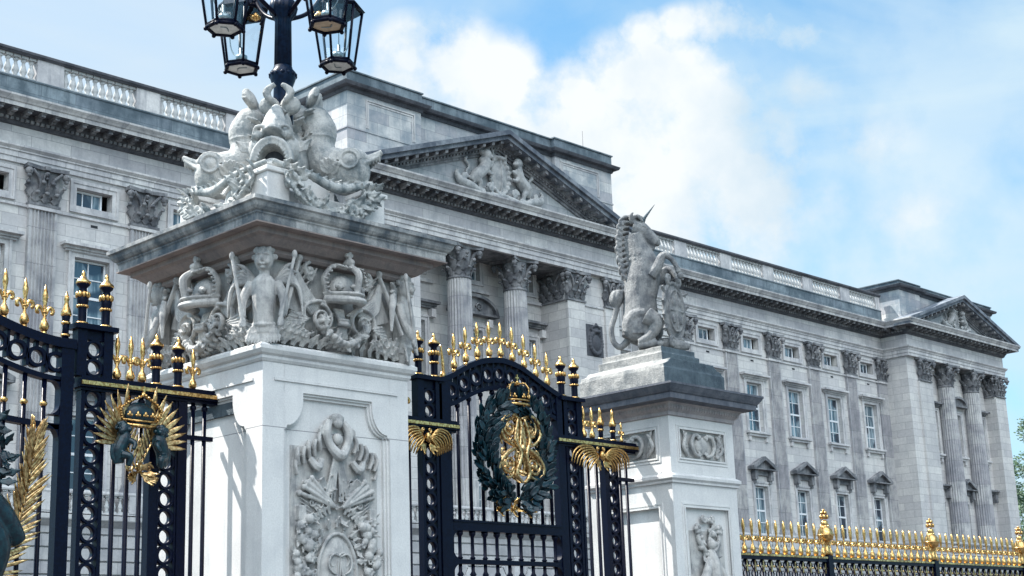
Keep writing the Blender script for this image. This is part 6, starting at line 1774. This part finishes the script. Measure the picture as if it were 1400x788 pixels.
b.build('gilded_cypher', M['oldgold'], gt)
# crown above the wreath
b = B(Matrix.Translation((14.31, -0.16, 5.0)))
b.tube([(0.19*math.cos(2*PI*k/20), 0.11*math.sin(2*PI*k/20), 0.0) for k in range(21)], 0.022, n=7, res=1)
b.tube([(0.20*math.cos(2*PI*k/20), 0.12*math.sin(2*PI*k/20), 0.055) for k in range(21)], 0.013, n=7, res=1)
for k in range(8):
    a = 2*PI*k/8; b.ell((0.20*math.cos(a), 0.12*math.sin(a), 0.115), (0.02, 0.02, 0.035), n=7, m=5); b.ell((0.20*math.cos(a+0.12), 0.12*math.sin(a+0.12), 0.095), 0.016, n=6, m=5); b.ell((0.20*math.cos(a-0.12), 0.12*math.sin(a-0.12), 0.095), 0.016, n=6, m=5)
for k in range(4):
    a = 2*PI*k/4+0.4
    pts = [(0.20*math.cos(a), 0.12*math.sin(a), 0.10), (0.23*math.cos(a), 0.14*math.sin(a), 0.20), (0.14*math.cos(a), 0.09*math.sin(a), 0.29), (0, 0, 0.28)]
    b.tube(pts, 0.012, n=6)
    for j in range(9):
        u = j/8*2.99; i = int(u); u -= i; p = Vector(pts[i])*(1-u)+Vector(pts[i+1])*u; b.ell(p*1.03, 0.016, n=6, m=5)
b.ell((0, 0, 0.31), 0.028, n=8, m=6); b.box(-0.01, -0.01, 0.33, 0.01, 0.01, 0.42); b.box(-0.032, -0.009, 0.365, 0.032, 0.009, 0.385)
b.build('gilded_crown', M['gold'], gt)
b = B()
for q in (-1, 0, 1):
    for k in range(5): b.leaf((14.20+q*0.26, -0.12, 3.62), (math.cos(k*1.1+0.3), 0, math.sin(k*1.1)-0.5), (0, -1, 0.2), 0.15, 0.07, th=0.012, curl=0.5, lobes=2)
    b.spiral((14.20+q*0.26, -0.14, 3.60), 0.05, 1.1, 0.014)
b.build('gilded_ribbon', M['gold'], gt)

# --- left main gate leaf
gl = thing('wrought_iron_gate', (0, GY, 0), 'tall navy iron gate leaf at the left edge, its spiked top rail sweeping up', 'gate', 'iron gates')
def ztop(x): return 5.03+0.40*max(0, (7.62-x)/1.0)**1.7*0.62
XL = 4.4
xs = [7.76-(7.76-XL)*k/40 for k in range(41)]
def rail_strip(name, f, h, d):
    b = B()
    for a, c in zip(xs, xs[1:]): b.prism_y([(c, f(c)-h), (a, f(a)-h), (a, f(a)), (c, f(c))], -d, d)
    bmesh.ops.remove_doubles(b.bm, verts=b.bm.verts, dist=0.0005)
    return b.build(name, M['iron'], gl)
rail_strip('top_rail', lambda x: ztop(x)+0.03, 0.10, 0.075)
rail_strip('second_rail', lambda x: ztop(x)-0.38, 0.055, 0.05)
rail_strip('third_rail', lambda x: 4.16+0.085*max(0, 7.5-x), 0.06, 0.05)
b = B()
for k in range(15):
    x = 7.55-0.2165*k
    zm = ztop(x)-0.225; annulus(b, x, zm, 0.108, 0.072); b.box(x-0.018, -0.03, zm+0.09, x+0.018, 0.03, zm+0.16); b.box(x+0.092, -0.045, zm-0.15, x+0.124, 0.045, zm+0.17)
b.build('ring_band', M['iron'], gl)
for k in range(14):
    x = 7.445-0.2165*k
    bb = B(); bb.lathe([(0.025, 0.15), (0.025, ztop(x)-0.40)], (x, 0, 0), n=10)
    o = bb.build('bar', M['iron'], gl)
    bb = B(); bb.lathe([(0.024, 4.33), (0.040, 4.35), (0.040, 4.37), (0.024, 4.39)], (x, 0, 0), n=10); bb.build('gilded_collar', M['gold'], o)
for x in (7.415, 7.19, 6.965, 6.74, 6.51, 6.28, 6.05): fleur(gl, x, ztop(x)+0.065, 1.0)
b = B(); b.box(7.60, -0.06, 0.1, 7.745, 0.06, 5.0)
for sx, z0 in ((1, 4.12),):
    corner_fill(b, 7.60, 4.15, 0.16, -1, -1); corner_fill(b, 7.60, 4.25, 0.12, -1, 1); corner_fill(b, 7.60, 4.62, 0.12, -1, -1)
b.build('stile', M['iron'], gl)
for z0_, z1_ in ((0.1, 0.3), (1.2, 1.3)):
    b = B(); b.box(XL, -0.05, z0_, 7.6, 0.05, z1_); b.build('bottom_rail', M['iron'], gl)
# gilded palm branch and the bronze work of the coat of arms behind it
b = B(Matrix.Translation((0, -0.16, 0)))
rach = [(6.62, 0, 2.20), (6.92, 0, 2.66), (7.12, 0, 3.05), (7.22, 0, 3.45), (7.26, 0, 3.80), (7.27, 0, 3.95)]
b.tube(rach, [0.03, 0.026, 0.022, 0.017, 0.011, 0.006], n=8)
R = random.Random(21)
for k in range(40):
    u = k/39*4.99; i = int(u); f = u-i; p = Vector(rach[i])*(1-f)+Vector(rach[i+1])*f
    dd = (Vector(rach[i+1])-Vector(rach[i])).normalized(); side = Vector((dd.z, 0, -dd.x))
    open_ = 0.95-0.75*(k/39)
    for q in (-1, 1):
        d3 = dd*(0.8)+side*q*open_*R.uniform(0.8, 1.15)+Vector((0, -R.uniform(0, 0.25), 0))
        b.leaf((p.x, -0.01*(k % 3), p.z), d3, (R.uniform(-0.3, 0.3), -1, 0.1), R.uniform(0.30, 0.40)*(1-0.25*(k/39)), 0.038, th=0.008, curl=R.uniform(0.02, 0.15), rib=0.3, ns=6)
for k in range(8): b.leaf((6.75, -0.02, 2.38), (0.9, -0.1, 0.25-0.10*k), (0, -1, 0.3), 0.50, 0.09, th=0.012, curl=0.2)
b.build('gilded_palm', M['oldgold'], gl)
F = B()
F.tube([(6.30, -0.26, 3.42), (6.62, -0.30, 3.36), (6.90, -0.30, 3.14), (7.10, -0.28, 2.92)], [0.17, 0.17, 0.14, 0.08], n=16)
F.tube([(6.7, -0.28, 3.1), (6.85, -0.3, 2.85), (6.8, -0.26, 2.5)], [0.2, 0.15, 0.10], n=12)
F.tube([(6.2, -0.2, 3.1), (6.35, -0.25, 2.7), (6.3, -0.2, 2.3)], [0.2, 0.16, 0.12], n=12)
F.sculpt('bronze_supporter', M['bronze'], gl, voxel=0.015, smooth_it=2)
b = B(); R = random.Random(5)
for k in range(120):
    a = R.uniform(0, 2*PI)
    x = R.uniform(6.35, 6.99); z = R.uniform(3.25, 4.15)
    if x > 6.85 and z < 3.5: continue
    b.leaf((x, -0.08-R.uniform(0, 0.12), z), (math.cos(a), -0.2, math.sin(a)), (R.uniform(-.4, .4), -1, 0.2), R.uniform(0.12, 0.2), 0.09, th=0.01, curl=0.4, lobes=2)
b.build('bronze_foliage', M['bronze'], gl)

# ================================================================ FORECOURT RAILING
def spear(parent, x):
    if 'spear' not in PROTO:
        b = B(); b.lathe([(0.022, 0.1), (0.022, 3.12)], n=8)
        o = b.build('bar', M['iron'], parent, loc=(x, 0, 0))
        g_ = B()
        g_.lathe([(0.026, 3.185), (0.040, 3.205), (0.048, 3.24), (0.044, 3.27), (0.025, 3.31), (0.015, 3.35), (0.014, 3.47), (0.020, 3.50), (0.024, 3.56), (0.031, 3.62), (0.023, 3.68), (0.004, 3.735)], n=10)
        for q in (-1, 1):
            g_.tube([(q*0.012, 0, 3.37), (q*0.05, 0, 3.43), (q*0.085, 0, 3.445), (q*0.105, 0, 3.425), (q*0.095, 0, 3.395), (q*0.075, 0, 3.40)], [0.010, 0.017, 0.021, 0.021, 0.019, 0.012], n=7)
        g_.build('spearhead', M['gold'], o)
        g_ = B()
        g_.box(-0.012, -0.030, 2.90, 0.012, -0.018, 3.07); g_.box(-0.045, -0.030, 2.975, 0.045, -0.018, 2.995)
        g_.ell((0.112, -0.0, 2.985), (0.022, 0.012, 0.022), n=7, m=5)
        g_.build('gilded_cross', M['oldgold'], o)
        PROTO['spear'] = o; return o
    return part_copy(PROTO['spear'], parent, (x, 0, 0))
POSTS = [21.90, 25.50, 29.12, 32.74]
edges = [18.52]+POSTS
labs = ['gold-tipped iron railing section from the unicorn pier to the first orb post', 'gold-tipped iron railing section between the first and second orb posts', 'gold-tipped iron railing section between the second orb post and the last', 'gold-tipped iron railing section beyond the last orb post at the right edge']
for (x0, x1), lab in zip(zip(edges, edges[1:]), labs):
    t = thing('iron_railing', (0, GY, 0), lab, 'railing', 'railing sections right of the unicorn pier')
    for z0_, z1_, d_ in ((0.1, 0.16, 0.03), (2.72, 2.76, 0.03)):
        b = B(); b.box(x0, -d_, z0_, x1, d_, z1_); b.build('rail', M['iron'], t)
    b = B(); b.box(x0, -0.05, 3.09, x1, 0.05, 3.145)
    n = 16 if x0 > 19 else 15
    b_top = b.build('rail', M['iron'], t)
    g_ = B(); g_.box(x0, -0.062, 3.145, x1, 0.062, 3.178); g_.build('gilded_rail', M['oldgold'], b_top)
    step = (x1-x0)/n
    for k in range(n): 
        xx = x0+step*(k+0.5)
        spear(t, xx)
    # scroll infill under the rail
    b = B()
    for k in range(n+1):
        xx = x0+step*k
        if k in (0, n): continue
        for q in (-1, 1): b.tube([(xx+q*0.075, 0, 3.08), (xx+q*0.03, 0, 3.01), (xx+q*0.075, 0, 2.95), (xx+q*0.03, 0, 2.87), (xx+q*0.07, 0, 2.78)], 0.013, n=5, res=3)
    b.build('scroll_infill', M['iron'], t)
plabs = ['gilded orb post nearest the unicorn pier', 'second gilded orb post along the railing', 'gilded orb post at the right edge of the railing', None]
pp = None
for x, lab in list(zip(POSTS, plabs))[:3]:
    if pp is None:
        t = thing('railing_post', (x, GY, 0), lab, 'post', 'orb posts of the railing')
        b = B(); b.box(-0.07, -0.07, 0, 0.07, 0.07, 3.20); b.lathe([(0.05, 3.19), (0.045, 3.3), (0.03, 3.42)], n=14); b.build('shaft', M['iron'], t)
        g_ = B(); g_.lathe([(0.05, 3.20), (0.075, 3.24), (0.045, 3.33), (0.03, 3.42), (0.05, 3.43), (0.12, 3.47), (0.138, 3.535), (0.138, 3.56), (0.12, 3.63), (0.08, 3.68), (0.045, 3.70), (0.06, 3.72), (0.055, 3.78), (0.02, 3.80)], n=24)
        g_.tube([(0.141*math.cos(2*PI*k/24), 0.141*math.sin(2*PI*k/24), 3.545) for k in range(25)], 0.012, n=6, res=1)
        for k in range(5): 
            a = 2*PI*k/5; g_.ell((0.055*math.cos(a), 0.055*math.sin(a), 3.85), (0.03, 0.03, 0.04), n=8, m=6); g_.ell((0.04*math.cos(a+.6), 0.04*math.sin(a+.6), 3.92), (0.026, 0.026, 0.03), n=7, m=5)
        g_.ell((0, 0, 3.96), 0.03, n=8, m=6)
        g_.build('gilded_orb', M['gold'], t); pp = t
    else:
        t = copy_tree(pp); t.location = (x, GY, 0); t['label'] = lab
